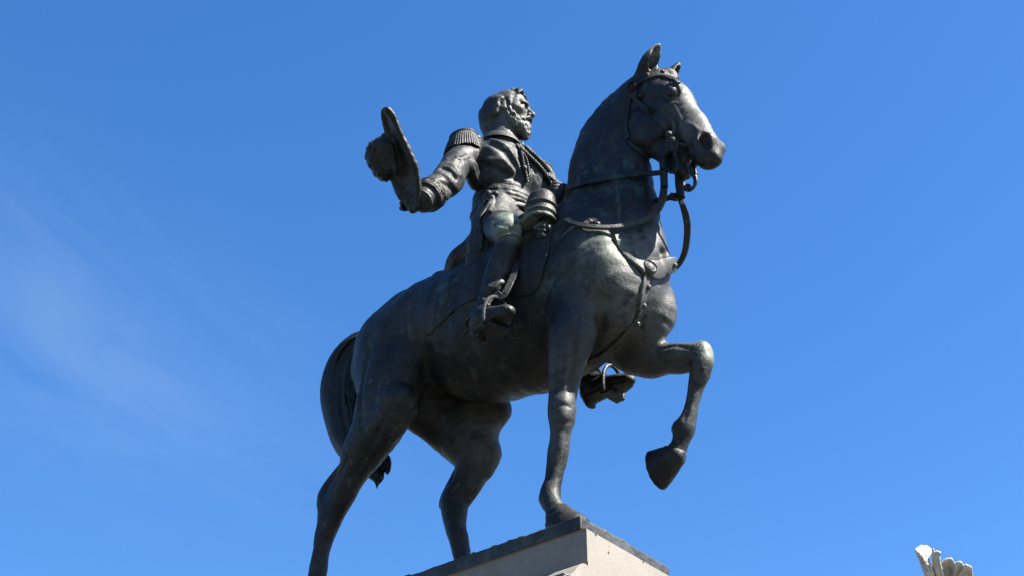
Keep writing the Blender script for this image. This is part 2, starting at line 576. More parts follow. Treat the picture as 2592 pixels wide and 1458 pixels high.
# neck
S.chain([R_(1500, 640, 0, .42, .37), R_(1545, 560, 0, .42, .30), R_(1541, 470, 0, .405, .245), R_(1540, 400, 0, .385, .205), R_(1559, 330, 0, .335, .175), R_(1604, 262, 0, .235, .15), R_(1632, 226, 0, .15, .13)], k=.12)
S.chain([R_(1600, 555, 0, .20, .2), R_(1612, 610, 0, .235, .22), R_(1620, 660, 0, .22, .24)], k=.10)
# head
S.chain([R_(1642, 226, 0, .165, .15), R_(1688, 262, 0, .215, .185), R_(1727, 308, 0, .18, .14), R_(1766, 348, 0, .145, .11), R_(1793, 382, 0, .12, .115)], k=.06)
S.chain([R_(1632, 322, 0, .18, .165), R_(1672, 372, 0, .115, .125), R_(1706, 413, 0, .07, .08), R_(1733, 439, 0, .046, .065)], k=.05)
S.chain([R_(1690, 345, 0, .09, .09), R_(1716, 380, 0, .05, .06), R_(1736, 408, 0, .028, .045)], k=.02)
for sgn in (-1, 1):
    e = P(1697, 230, -.13)
    S.chain([(e[0], sgn * .135, e[2], .085, .06)], k=.05)                    # eye socket
    m = P(1640, 318, -.11); m2 = P(1668, 340, -.10)
    S.chain([(m[0], sgn * .11, m[2], .185, .075), (m2[0], sgn * .10, m2[2], .14, .07)], k=.025)      # cheek
    n0 = P(1786, 356, -.075)
    S.chain([(n0[0], sgn * .075, n0[2], .085, .055)], k=.04)                 # nostril flare
S.chain([R_(1772, 404, 0, .06, .075), R_(1790, 408, 0, .075, .085), R_(1806, 402, 0, .06, .075)], k=.05)                          # upper lip
for sgn in (-1, 1):
    a_, b_, c_ = P(1718, 376, -.085), P(1737, 398, -.08), P(1753, 421, -.07)
    S.chain([(a_[0], sgn * .12, a_[2], .026, .07), (b_[0], sgn * .11, b_[2], .042, .09), (c_[0], sgn * .10, c_[2], .046, .10)], k=.02, mode='cut')
# chest and shoulder muscles
for sgn in (-1, 1):
    S.chain([(.08, sgn * .19, 2.24, .20, .17), (.155, sgn * .195, 2.00, .225, .185), (.09, sgn * .20, 1.83, .17, .15)], k=.035)
    S.chain([(-.10, sgn * .38, 2.40, .24, .16), (.02, sgn * .34, 2.20, .27, .20), (.08, sgn * .28, 2.02, .25, .20)], k=.05)
# near foreleg
S.chain([R_(1460, 750, -.33, .24, .14), R_(1452, 830, -.37, .20, .16), R_(1441, 885, -.38, .165, .16), R_(1429, 950, -.36, .128), R_(1423, 1005, -.35, .108), R_(1424, 1045, -.35, .107), R_(1419, 1095, -.35, .084), R_(1409, 1155, -.35, .069), R_(1401, 1215, -.35, .063), R_(1395, 1258, -.36, .082), R_(1408, 1290, -.37, .068)], k=.08)
S.chain([R_(1424, 1030, -.37, .085), R_(1424, 1062, -.37, .085)], k=.04)
S.chain([R_(1383, 1268, -.36, .045), R_(1386, 1284, -.36, .03)], k=.04)
hoof_at = [(float(P(1427, 1312, -.38)[0]), -.38)]
S.chain([R_(1408, 1290, -.37, .07), (hoof_at[0][0] - .05, -.38, .17, .075)], k=.03)
# far foreleg, raised
S.chain([R_(1560, 800, .32, .26, .2), R_(1600, 885, .33, .185), R_(1650, 908, .34, .15), R_(1700, 907, .345, .132), R_(1745, 905, .35, .112), R_(1771, 909, .35, .105), R_(1773, 938, .35, .088), R_(1761, 980, .35, .066), R_(1750, 1030, .35, .06), R_(1742, 1062, .35, .064), R_(1732, 1088, .35, .082), R_(1723, 1118, .345, .064), R_(1710, 1145, .34, .072)], k=.07)
S.chain([R_(1715, 1086, .35, .045), R_(1713, 1075, .35, .03)], k=.04)
S.chain([R_(1776, 890, .35, .075), R_(1782, 915, .35, .07)], k=.03)
S.chain([R_(1708, 1148, .34, .074), R_(1700, 1158, .335, .078)], k=.02)
# near hind leg
S.chain([R_(1010, 860, -.30, .46, .28), R_(990, 965, -.36, .35, .24), R_(966, 1060, -.40, .26, .2), R_(922, 1140, -.40, .18, .16), R_(888, 1205, -.38, .135, .11), R_(855, 1266, -.36, .14, .10), R_(839, 1308, -.35, .118, .092), R_(821, 1358, -.35, .083), R_(811, 1405, -.35, .07), R_(802, 1465, -.35, .068), R_(793, 1520, -.35, .085), R_(808, 1548, -.35, .07)], k=.10)
S.chain([R_(866, 1182, -.37, .04), R_(851, 1205, -.36, .055), R_(830, 1243, -.36, .068), R_(822, 1272, -.36, .068), R_(824, 1300, -.36, .06)], k=.06)
S.chain([R_(1010, 1020, -.44, .16), R_(985, 1070, -.43, .13)], k=.06)
hoof_at.append((float(P(812, 1575, -.35)[0]), -.35))
S.chain([R_(808, 1548, -.35, .07), (hoof_at[1][0] - .05, -.35, .17, .075)], k=.03)
# far hind leg
S.chain([R_(1170, 930, .30, .48, .28), R_(1165, 1035, .34, .42, .24), R_(1192, 1110, .37, .27, .18), R_(1203, 1165, .37, .17, .14), R_(1183, 1225, .35, .135, .11), R_(1155, 1268, .34, .133, .10), R_(1152, 1302, .33, .115, .09), R_(1154, 1340, .33, .085), R_(1164, 1374, .33, .076), R_(1173, 1415, .33, .072), R_(1184, 1465, .33, .085), R_(1205, 1490, .33, .07)], k=.08)
S.chain([R_(1225, 1120, .42, .12), R_(1240, 1150, .42, .10), R_(1225, 1185, .40, .08)], k=.05)
S.chain([R_(1158, 1200, .36, .035), R_(1144, 1230, .35, .05), R_(1129, 1262, .35, .054), R_(1124, 1280, .35, .045)], k=.04)
S.chain([R_(1256, 1040, .42, .14), R_(1232, 1085, .42, .115)], k=.06)
hoof_at.append((float(P(1215, 1515, .33)[0]), .33))
S.chain([R_(1205, 1490, .33, .07), (hoof_at[2][0] - .05, .33, .17, .075)], k=.03)
# crotch between the thighs
S.chain([R_(1085, 1062, .12, .15), R_(1128, 1095, .24, .16), R_(1165, 1125, .32, .14)], k=.08)
S.chain([R_(1060, 960, -.05, .3, .35), R_(1050, 1020, -.05, .18, .25)], k=.15)
# ears
def ear(base, tip, sgn, axis_in, sz=1.0):
    b, t = np.array(base), np.array(tip)
    m = b + (t - b) * .42
    S.chain([list(b) + [.062 * sz], list(m) + [.080 * sz, .074 * sz], list(b + (t - b) * .75) + [.062 * sz, .058 * sz], list(t) + [.026 * sz]], k=.03, lat=axis_in)
    c = np.array(axis_in) * .066 * sz
    S.chain([list(b + (t - b) * .22 + c) + [.03, .045], list(m + c) + [.05, .055], list(b + (t - b) * .8 + c * .85) + [.035, .04]], k=.012, mode='cut', lat=axis_in)
ear(P(1627, 186, -.11), P(1667, 114, -.13), -1, (.80, -.18, -.45), 1.06)
fe = P(1628, 190, -.11); ft = P(1668, 115, -.13)
ear((fe[0] + .03, -fe[1] - .01, fe[2] - .05), (ft[0] + .0, -ft[1] + .02, ft[2] - .02), 1, (.95, .2, -.2), .8)
S.chain([R_(1668, 188, -.03, .05), R_(1690, 190, .03, .06), R_(1702, 200, .06, .05)], k=.05)      # forelock
S.probe('probe')
def on(*pp):
    return [q[0] for q in (hit(x, y, ['probe']) for x, y in pp) if q is not None]
def both(L, w, amp):
    S.line(L, w, amp)
    S.line([(p[0], -p[1], p[2]) for p in L], w, amp)
# face detail on both sides
e = on((1697, 232))[0]
for sgn in (-1, 1):
    S.chain([(e[0], sgn * (abs(e[1]) - .008), e[2], .044)], k=.002)
def lid(pp, out):
    return [p + np.array([0, -out, 0]) for p in on(*pp)]
both(lid([(1678, 237), (1684, 221), (1698, 214), (1712, 220), (1717, 236), (1710, 250), (1696, 254), (1683, 249), (1678, 237)], .004), .009, -.018)
both(lid([(1670, 240), (1677, 218), (1694, 206), (1713, 211), (1724, 232)], .008), .009, .014)
both(lid([(1674, 252), (1692, 264), (1712, 260)], .004), .009, .010)
both(on((1672, 216), (1690, 200), (1708, 202)), .025, .018)
both(on((1700, 262), (1714, 285), (1722, 305), (1722, 322)), .016, .014)
both(on((1578, 335), (1588, 356), (1610, 380), (1635, 396)), .02, -.02)
both(on((1733, 384), (1750, 394), (1768, 406)), .010, .010)
both(on((1738, 345), (1748, 362), (1752, 382)), .014, -.012)
both(on((1770, 385), (1786, 396), (1806, 398)), .010, -.010)
both(on((1735, 312), (1752, 318), (1768, 332)), .02, .014)
n = on((1784, 356))[0]
for sgn in (-1, 1):
    a1, a2 = P(1779, 346, n[1]), P(1789, 368, n[1])
    S.chain([(a1[0], sgn * abs(n[1]), a1[2], .042, .07), (a2[0], sgn * abs(n[1]), a2[2], .026, .06)], k=.012, mode='cut')
both(on((1766, 352), (1770, 338), (1783, 333), (1797, 342)), .014, .016)
both(on((1800, 352), (1802, 372), (1795, 384)), .014, .012)
# neck and body
both(on((1620, 420), (1612, 480), (1610, 540), (1620, 600)), .03, -.022)
both(on((1470, 470), (1520, 420), (1570, 340)), .04, -.015)
S.line([(.42, 0, 2.35), (.43, 0, 2.1), (.36, 0, 1.8)], .05, -.05)
S.line(on((1536, 760), (1524, 800), (1512, 850), (1502, 880)), .04, -.04)
S.line(on((1400, 700), (1372, 780), (1375, 860), (1386, 940)), .04, -.035)
S.line(on((1462, 800), (1455, 860), (1446, 930), (1444, 985)), .022, -.018)
S.line(on((1420, 830), (1412, 900), (1408, 980)), .022, -.014)
S.line(on((1436, 1095), (1428, 1150), (1418, 1210)), .014, -.012)
S.line(on((1400, 1095), (1393, 1150), (1386, 1215)), .012, -.010)
S.line(on((1402, 1030), (1424, 1026), (1445, 1032)), .016, -.010)
S.line(on((1402, 1068), (1424, 1072), (1445, 1066)), .016, -.010)
S.line(on((935, 880), (918, 960), (912, 1040), (918, 1090)), .03, -.022)
S.line(on((1085, 890), (1075, 960), (1050, 1040)), .05, -.035)
S.line(on((970, 1070), (940, 1130), (905, 1190)), .02, -.016)
S.line(on((880, 1160), (858, 1205), (838, 1240)), .018, -.022)
S.line(on((1222, 1130), (1218, 1180), (1195, 1225)), .02, -.022)
S.line(on((1180, 1180), (1168, 1215), (1148, 1245)), .018, -.02)
S.line(on((1640, 935), (1700, 920), (1742, 915)), .02, -.014)
S.line(on((1660, 885), (1710, 878), (1750, 882)), .02, -.012)
S.line(on((1748, 985), (1742, 1030), (1733, 1065)), .012, -.010)
S.noise(.34, .006, 3)
S.noise(.12, .0009, 4)
S.flatten_below(0.0)
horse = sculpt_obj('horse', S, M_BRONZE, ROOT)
def hoof(c0, c1, fwd, r0, r1):
    """hoof wall from the coronet c0 to the flat sole at c1, drawn out towards the toe"""
    c0, c1 = np.asarray(c0, float), np.asarray(c1, float)
    ax = (c1 - c0) / np.linalg.norm(c1 - c0)
    fwd = np.asarray(fwd, float); fwd = fwd - (fwd @ ax) * ax; fwd /= np.linalg.norm(fwd)
    lat = np.cross(ax, fwd)
    Hf = Sculpt(np.minimum(c0, c1) - .28, np.maximum(c0, c1) + .28, .007)
    m = (c0 + c1) / 2
    Hf.chain([list(c0) + [r0, r0 * .96], list(m + fwd * .012) + [(r0 + r1) / 2, (r0 + r1) / 2 * .92], list(c1 + fwd * .03) + [r1, r1 * .88], list(c1 + fwd * .045 + ax * .06) + [r1 * 1.05, r1 * .92]], k=.01, n=3, lat=lat)
    Hf.half(c1, ax)
    Hf.chain([list(c1 + fwd * .02 + ax * .05) + [r1 * .75, r1 * .62]], k=.012, mode='cut', lat=lat)
    Hf.line([c0 + ax * .035 + (r0 * 1.08) * (math.cos(t) * fwd + .96 * math.sin(t) * lat) for t in np.linspace(0, 6.3, 25)], .012, .010, 1)
    Hf.line([c0 + ax * .06 + (r0 * 1.14) * (math.cos(t) * fwd + .96 * math.sin(t) * lat) for t in np.linspace(0, 6.3, 25)], .010, -.008, 1)
    Hf.noise(.10, .0015, 33)
    return sculpt_obj('hoof', Hf, M_BRONZE, horse)
for hx, hy in hoof_at:
    hoof((hx - .03, hy, .15), (hx + .02, hy, .0), (1, 0, 0), .108, .160)
hoof(P(1708, 1156, .338), P(1659, 1182, .345), P(1672, 1240, .33) - P(1662, 1182, .33), .090, .158)
# tail
T = Sculpt((-3.4, -.3, .8), (-2.0, .35, 3.1), .012)
T.chain([R_(955, 850, 0, .08), R_(905, 872, 0, .11), R_(866, 920, 0, .13), R_(852, 990, 0, .15), R_(862, 1065, 0, .14), R_(886, 1130, 0, .13), R_(935, 1175, .0, .11), R_(956, 1210, 0, .05), R_(955, 1228, 0, .015)])
for q in (((935, 1165), (950, 1200), (955, 1238), .045), ((950, 1150), (976, 1180), (981, 1203), .04), ((945, 1165), (963, 1195), (968, 1222), .034), ((900, 1130), (928, 1182), (938, 1214), .05), ((880, 1040), (893, 1062), (898, 1076), .03), ((878, 1062), (890, 1082), (896, 1094), .03)):
    T.chain([R_(*q[0], .03, q[3]), R_(*q[1], .02, q[3] * .6), R_(*q[2], .0, .006)], k=.006)
T.chain([R_(940, 880, .0, .07), R_(900, 940, .02, .13), R_(890, 1010, .02, .14), R_(895, 1080, .02, .12), R_(940, 1140, .02, .07), R_(972, 1165, .02, .06), R_(981, 1192, .02, .02)])
for i in range(34):
    o = random.Random(i).uniform(-1, 1); q = random.Random(i + 90).uniform(-.14, .14)
    T.line([P(938 + 6 * o, 845 + 8 * o, q), P(880 + 26 * o, 905 + 20 * o, q), P(865 + 38 * o, 1000, q), P(880 + 34 * o, 1090 - 10 * o, q), P(930 + 22 * o, 1165 - 26 * o, q), P(968 + 8 * o, 1205 - 20 * o, q)], .016, .026 if i % 2 else -.030)
sculpt_obj('tail', T, M_BRONZE, horse)


# ------------------------------------------------------------------ the bronze rider
def PD(px, py, dep):
    return CAM + dep * ray(px, py)
def depth(p):
    return float((np.asarray(p, float) - CAM) @ FW)
LAT = np.array([.35, .936, 0.0]); LAT /= np.linalg.norm(LAT)
NRM = np.array([LAT[1], -LAT[0], 0.0])
def TB(n, l, z, base=(-1.16, 0.0)):
    """torso frame: n forward, l to his left, z height"""
    return np.array([base[0], base[1], z]) + n * NRM + l * LAT
SH_R, SH_L = TB(.0, -.385, 4.07), TB(.0, .335, 4.02)
EL_R = P(1130, 459, -.70)
WR_R = P(1074, 503, -.93)
DW = depth(WR_R)

# --- coat (torso, sleeves, skirts)
C = Sculpt((-2.05, -1.2, 2.2), (-.3, .75, 4.45), .008)
C.chain([list(TB(.02, .04, 3.32)) + [.21, .25], list(TB(.01, .03, 3.5)) + [.20, .235], list(TB(0, .02, 3.62)) + [.205, .24], list(TB(.01, 0.01, 3.80)) + [.225, .30], list(TB(.015, 0, 3.98)) + [.225, .355], list(TB(-.01, 0, 4.12)) + [.17, .33], list(TB(-.02, 0, 4.2)) + [.12, .17]], k=.03, lat=LAT)
C.chain([list(TB(.12, .16, 3.98)) + [.15, .16], list(TB(.13, .16, 3.84)) + [.12, .13]], k=.08)
C.chain([list(TB(.12, -.14, 3.98)) + [.15, .16], list(TB(.13, -.12, 3.84)) + [.12, .13]], k=.08)
C.chain([list(TB(-.03, -.15, 4.22)) + [.07], list(TB(-.03, -.36, 4.12)) + [.09]], k=.06)
C.chain([list(TB(-.03, .15, 4.20)) + [.07], list(TB(-.03, .36, 4.10)) + [.09]], k=.06)
# right sleeve
m1 = SH_R + (EL_R - SH_R) * .5
C.chain([list(SH_R + (0, .03, -.03)) + [.128], list(m1) + [.130], list(SH_R + (EL_R - SH_R) * .85) + [.132], list(EL_R) + [.126]], k=.05)
f1 = EL_R + (WR_R - EL_R) * .45
C.chain([list(EL_R + (.0, .02, .02)) + [.128], list(f1) + [.128], list(EL_R + (WR_R - EL_R) * .82) + [.118], list(WR_R) + [.112]], k=.05)
C.chain([list(P(1190, 428, -.43)) + [.075], list(P(1206, 462, -.30)) + [.07]], k=.05)
C.chain([list(TB(.10, -.12, 3.40)) + [.17, .2], list(TB(.17, -.16, 3.25)) + [.13, .18]], k=.06)
# left sleeve
EL_L = TB(-.05, .56, 3.60); HD_L = P(1412, 498, .12)
C.chain([list(SH_L) + [.135], list(SH_L + (EL_L - SH_L) * .5) + [.135], list(EL_L) + [.125], list(EL_L + (HD_L - EL_L) * .5) + [.105], list(EL_L + (HD_L - EL_L) * .85) + [.085]], k=.04)
# skirts falling over the saddle and the croup
C.chain([list(TB(.06, -.10, 3.40)) + [.16], R_(1252, 565, -.34, .13), R_(1232, 610, -.40, .15), R_(1218, 660, -.44, .13), R_(1200, 700, -.47, .08)], k=.08)
C.chain([R_(1232, 535, -.22, .07), R_(1212, 546, -.26, .062), R_(1216, 590, -.34, .085), R_(1200, 630, -.37, .11), R_(1169, 665, -.37, .125), R_(1148, 694, -.36, .09)], k=.06)
C.chain([R_(1212, 541, -.23, .05), R_(1205, 552, -.26, .048)], k=.03)
C.chain([list(TB(-.05, .1, 3.36)) + [.19], list(TB(-.12, .25, 3.2)) + [.16], (-1.38, .38, 2.95, .13), (-1.42, .46, 2.75, .1)], k=.08)
C.probe('probe')
def cl(pp, w, amp, n=4):
    C.line(on(*pp), w, amp, n)
# coat opening, folds
cl([(1232, 350), (1258, 358), (1279, 366), (1296, 388), (1312, 415), (1320, 440), (1326, 462)], .016, .022)
cl([(1238, 362), (1262, 372), (1282, 392), (1298, 415), (1308, 440)], .03, -.03)
cl([(1226, 403), (1248, 406), (1272, 404), (1286, 416), (1302, 434)], .022, .024)
cl([(1235, 424), (1262, 432), (1290, 446), (1305, 452)], .03, -.03)
cl([(1205, 420), (1215, 445), (1228, 465)], .02, -.018)
cl([(1340, 400), (1352, 430), (1362, 460)], .012, -.010)
cl([(1364, 405), (1380, 435), (1388, 460)], .012, -.010)
for i in range(60):                                    # embroidered waistcoat
    rr = random.Random(i)
    x, y = rr.uniform(1326, 1385), rr.uniform(415, 465)
    if x - 1326 > (y - 380) * .9: continue
    h1 = hit(x, y, ['probe'])
    if h1: C.line([h1[0], h1[0] + np.array([rr.uniform(-.02, .02), rr.uniform(-.02, .02), rr.uniform(-.03, .03)])], .007, rr.choice([.003, -.003]), 1)
# sleeve folds
cl([(1100, 423), (1120, 424), (1140, 433), (1152, 449)], .020, -.080)
cl([(1085, 440), (1110, 437), (1132, 447), (1144, 462)], .022, .030)
cl([(1108, 410), (1132, 412), (1154, 424), (1164, 442)], .022, .022)
cl([(1130, 402), (1150, 396), (1163, 402), (1185, 396)], .018, .016)
cl([(1163, 404), (1158, 425), (1170, 450)], .02, -.016)
cl([(1115, 462), (1138, 474), (1150, 486)], .022, -.022)
cl([(1112, 480), (1128, 494), (1132, 504)], .016, .016)
# skirt folds
cl([(1236, 560), (1222, 620), (1205, 690)], .030, -.022)
cl([(1218, 560), (1208, 610), (1190, 660), (1182, 690)], .028, -.026)
cl([(1200, 575), (1190, 625), (1168, 665), (1152, 690)], .02, -.026)
cl([(1178, 625), (1160, 660), (1148, 690)], .016, -.02)
C.noise(.16, .0022, 8)
C.noise(.05, .0006, 9)
coat_parent = bpy.data.objects.new('rider', None)

# --- head in its own frame: f forward, l left, u up (from the centre of the head)
HF = np.array([.90, .42, .05]); HF /= np.linalg.norm(HF)
HL = np.array([-HF[1], HF[0], 0]); HL /= np.linalg.norm(HL)
HU = np.cross(HF, HL)
HC = P(1290, 290, -.05)
HS = 1.19
def hp_(f, l, u):
    return HC + HS * (f * HF + l * HL + u * HU)
def HR(f, l, u, a, b=None):
    return list(hp_(f, l, u)) + [a * HS, (a if b is None else b) * HS]
B = Sculpt(HC - (.38, .38, .55), HC + (.38, .38, .36), .0055)
B.chain([HR(-.045, 0, .03, .150, .128), HR(.0, 0, .055, .145, .125)], k=.03, lat=HL)
B.chain([HR(.06, 0, .09, .075, .095), HR(.068, 0, .03, .07, .095), HR(.072, 0, -.06, .065, .085), HR(.078, 0, -.13, .055, .065)], k=.05, lat=HL)
B.chain([HR(.03, 0, -.10, .09, .09), HR(.085, 0, -.165, .048, .05)], k=.04, lat=HL)
B.chain([HR(.118, -.068, .040, .020), HR(.138, -.03, .046, .022), HR(.142, 0, .043, .018), HR(.138, .03, .046, .022), HR(.118, .068, .040, .020)], k=.025)
B.chain([HR(.136, 0, .03, .017), HR(.152, 0, -.005, .019), HR(.176, 0, -.045, .022), HR(.171, 0, -.056, .021)], k=.02)
for s in (-1, 1):
    B.chain([HR(.152, s * .021, -.056, .015)], k=.014)
    B.chain([HR(.128, s * .046, .010, .024), HR(.114, s * .068, .010, .018)], k=.02, mode='cut')
    B.chain([HR(.107, s * .049, .010, .0235)], k=.004)
    B.line([hp_(.128, s * .028, .012), hp_(.131, s * .048, .023), hp_(.114, s * .070, .010)], .006, .010)
    B.line([hp_(.124, s * .030, .004), hp_(.127, s * .050, -.004), hp_(.112, s * .070, .006)], .006, .007)
    B.chain([HR(.098, s * .075, -.035, .03), HR(.07, s * .092, -.02, .025)], k=.04)
    B.line([hp_(.140, s * .034, -.050), hp_(.130, s * .052, -.09)], .012, -.010)
    # ear
    B.chain([HR(-.022, s * .130, .018, .03, .016), HR(-.014, s * .128, -.034, .02, .014)], k=.012, lat=HL)
    B.line([hp_(-.004, s * .142, .03), hp_(-.03, s * .146, .036), hp_(-.044, s * .146, .008), hp_(-.026, s * .142, -.036)], .007, .010)
B.line([hp_(.150, -.03, -.103), hp_(.160, 0, -.100), hp_(.150, .03, -.103)], .008, -.022)
B.line([hp_(.150, -.02, -.116), hp_(.158, 0, -.116), hp_(.150, .02, -.116)], .009, .012)
# neck
B.chain([HR(-.045, 0, -.06, .125, .115), HR(-.06, 0, -.2, .120, .118), HR(-.07, 0, -.36, .13, .14)], k=.05, lat=HL)

# --- hands belong to the body
def hand_sculpt(D, wrist, knuckles, up, fingers, thumb):
    D.chain([list(wrist) + [.058, .05], list(wrist + (knuckles - wrist) * .55) + [.075, .042], list(knuckles) + [.072, .036]], k=.02, lat=np.cross(knuckles - wrist, up))
    for ch in fingers + [thumb]:
        D.chain([list(p) + [.0215 - .0015 * i] for i, p in enumerate(ch)], k=.008)
VB, QB = B.mesh(1)

# body under the clothes, with the hands
K = Sculpt((-2.0, -1.25, 2.5), (-.3, .75, 4.4), .0075)
K.chain([list(TB(0, 0, 3.4)) + [.15, .2], list(TB(0, 0, 3.7)) + [.14, .2], list(TB(0, 0, 4.0)) + [.14, .25], list(TB(-.02, 0, 4.15)) + [.10, .13]], k=.03, lat=LAT)
K.chain([list(TB(-.02, 0, 4.1)) + [.11], list(hp_(-.07, 0, -.34)) + [.115]], k=.05)
K.chain([list(TB(0, -.2, 4.05)) + [.09], list(SH_R) + [.09], list(EL_R) + [.075], list(WR_R) + [.055]], k=.03, n=1)
K.chain([list(TB(0, .2, 4.05)) + [.09], list(SH_L) + [.09], list(EL_L) + [.075], list(EL_L + (HD_L - EL_L) * .9) + [.055]], k=.03, n=1)
# right hand closed on the hat: palm behind the hat, thumb on its near face
kn = PD(1046, 497, DW + .03)
hd = kn - WR_R
fing = []
for i in range(4):
    o = np.array([0, 0, .048 - .042 * i])
    a = kn + o
    fing.append([a, PD(1034 - 2 * i, 490 + 13 * i, DW + .06), PD(1020 - 1.5 * i, 488 + 13 * i, DW + .03), PD(1012 + 2 * i, 490 + 13 * i, DW - .01)])
thumb = [WR_R + hd * .35, PD(1062, 482, DW + .04), PD(1050, 472, DW + .05)]
hand_sculpt(K, WR_R, kn, ZZ, fing, thumb)
# left hand closed on the reins
w2 = EL_L + (HD_L - EL_L) * .86
k2 = HD_L + (HD_L - w2) * .25
fing = []
for i in range(4):
    o = np.array([.02, -.005, .05 - .036 * i])
    fing.append([k2 + o, k2 + o + (.055, -.055, 0), k2 + o + (.03, -.105, -.005), k2 + o + (-.02, -.09, -.005)])
hand_sculpt(K, w2, k2, ZZ, fing, [w2 + (k2 - w2) * .4 + ZZ * .05, k2 + (.02, -.04, .085), k2 + (.05, -.085, .08)])
VK, QK = K.mesh(1)
Vr = np.vstack([VB, VK]); Qr = np.vstack([QB, QK + len(VB)])
rider = mesh_obj('rider', Vr, Qr, M_COAT, ROOT)
bpy.data.objects.remove(coat_parent)
coat = sculpt_obj('coat', C, M_COAT, rider)

# --- hair and beard
G = Sculpt(HC - (.38, .38, .38), HC + (.38, .38, .38), .0055)
G.chain([HR(-.06, 0, .035, .165, .148), HR(-.005, 0, .072, .145, .134)], k=.03, lat=HL)
G.chain([HR(-.13, 0, -.02, .115, .12), HR(-.14, 0, -.11, .085, .105), HR(-.135, 0, -.19, .055, .09), HR(-.12, 0, -.25, .045, .078), HR(-.105, 0, -.30, .035, .075)], k=.05, lat=HL)
for s in (-1, 1):
    G.chain([HR(-.06, s * .12, .06, .05, .035), HR(-.075, s * .128, .0, .04, .03), HR(-.085, s * .122, -.06, .035, .025)], k=.03)
    G.chain([HR(.02, s * .118, .06, .03, .022), HR(.025, s * .118, .0, .02, .016)], k=.02)
    G.chain([HR(.085, s * .035, .165, .04), HR(.115, s * .075, .125, .03), HR(.105, s * .098, .075, .02)], k=.025)
G.chain([HR(.06, .0, .19, .05), HR(.11, .02, .16, .03)], k=.03)
G.chain([HR(.16, 0, .06, .10, .15)], k=.02, mode='cut', lat=HL)
G.chain([HR(.19, 0, -.03, .13, .16)], k=.02, mode='cut', lat=HL)
G.chain([HR(-.005, -.15, .005, .032, .04)], k=.02, mode='cut')
rr = random.Random(5)
for i in range(60):
    s = rr.choice((-1, -1, 1))
    th0 = rr.uniform(.2, 2.9); ph = rr.uniform(-.9, .9)
    # a lock combed from the parting backwards and down
    pts = []
    for k in range(5):
        t = k / 4
        ang = th0 + t * .75
        f_ = math.cos(ang) * .19 - .035; u_ = math.sin(ang) * .185 + .05 - .03 * t
        l_ = s * (.03 + .115 * min(1, abs(ph) + .35 * t)) + .012 * math.sin(7 * t + i)
        pts.append(hp_(f_, l_, u_))
    q = []
    for p in pts:
        q.append(p)
    G.line(q, .013, rr.choice([.010, -.012]), 3)
for i in range(40):
    s = rr.choice((-1, 1))
    a = rr.uniform(-1, 1)
    x0 = -.06 - .12 * rr.random()
    l0 = s * (.147 if x0 > -.12 else .12)
    G.line([hp_(x0, l0, .05), hp_(x0 - .015, l0 * 1.0, 0), hp_(x0 + .01, l0 * .96, -.06), hp_(x0 - .01, l0 * .9, -.13)], .009, rr.choice([.013, -.015]), 3)
G.noise(.08, .0015, 21)
sculpt_obj('hair', G, M_COAT, rider)
Bd = Sculpt(HC - (.3, .3, .45), HC + (.33, .3, .12), .0055)
Bd.chain([HR(.075, 0, -.16, .07, .078), HR(.098, 0, -.20, .055, .058), HR(.108, 0, -.235, .036, .04), HR(.104, 0, -.262, .02, .022)], k=.04, lat=HL)
for s in (-1, 1):
    Bd.chain([HR(.016, s * .112, -.01, .018, .012), HR(.022, s * .108, -.06, .032, .02), HR(.034, s * .097, -.11, .045, .028), HR(.058, s * .070, -.158, .052, .038), HR(.085, s * .03, -.19, .05, .045)], k=.03, lat=HL)
    Bd.chain([HR(.157, s * .006, -.080, .014), HR(.149, s * .03, -.088, .015), HR(.130, s * .052, -.108, .013), HR(.118, s * .060, -.128, .012)], k=.012)
Bd.chain([HR(.136, 0, -.134, .020, .03), HR(.124, 0, -.17, .03, .04)], k=.03)
Bd.chain([HR(.172, 0, -.103, .011, .03)], k=.006, mode='cut', lat=HL)
for i in range(150):
    s = rr.choice((-1, -1, 1)); a = rr.random()
    f0 = .018 + .105 * a; l0 = s * (.128 - .03 * a - .07 * a ** 3); u0 = -.03 - .09 * a - .05 * rr.random()
    w = .006 * math.sin(i * 1.7)
    Bd.line([hp_(f0, l0, u0), hp_(f0 + .008 + w, l0 * .95, u0 - .028), hp_(f0 + .020 - w, l0 * .82, u0 - .058), hp_(f0 + .026, l0 * .66, u0 - .088)], .0062, rr.choice([.0065, -.0075]), 3)
Bd.noise(.05, .0025, 22)
sculpt_obj('beard', Bd, M_COAT, rider)

# --- breeches, boots
Br = Sculpt((-1.6, -.95, 2.3), (-.3, .95, 3.7), .009)
KN = P(1284, 583, -.62)
HPT = TB(.05, -.14, 3.24)
Br.chain([list(HPT) + [.14], list(HPT + (KN - HPT) * .45 + (0, 0, .02)) + [.155], list(HPT + (KN - HPT) * .8) + [.15], list(KN) + [.128], list(KN + (.0, .0, -.10)) + [.088]], k=.04)
KL = np.array([KN[0], .62, KN[2]]); HPL = TB(.02, .2, 3.24)
Br.chain([list(HPL) + [.19], list(HPL + (KL - HPL) * .45) + [.175], list(HPL + (KL - HPL) * .8) + [.15], list(KL) + [.128], list(KL + (-.02, .0, -.14)) + [.12]], k=.04)
Br.probe('probe')
Br.line(on((1245, 566), (1262, 578), (1280, 582)), .016, .022)
Br.line(on((1262, 598), (1278, 590), (1296, 588)), .012, -.016)
Br.line(on((1268, 604), (1284, 598), (1300, 600)), .010, .010)
Br.line(on((1295, 548), (1306, 566), (1312, 590)), .014, -.010)
Br.noise(.2, .0025, 31)
sculpt_obj('breeches', Br, M_COAT, rider)

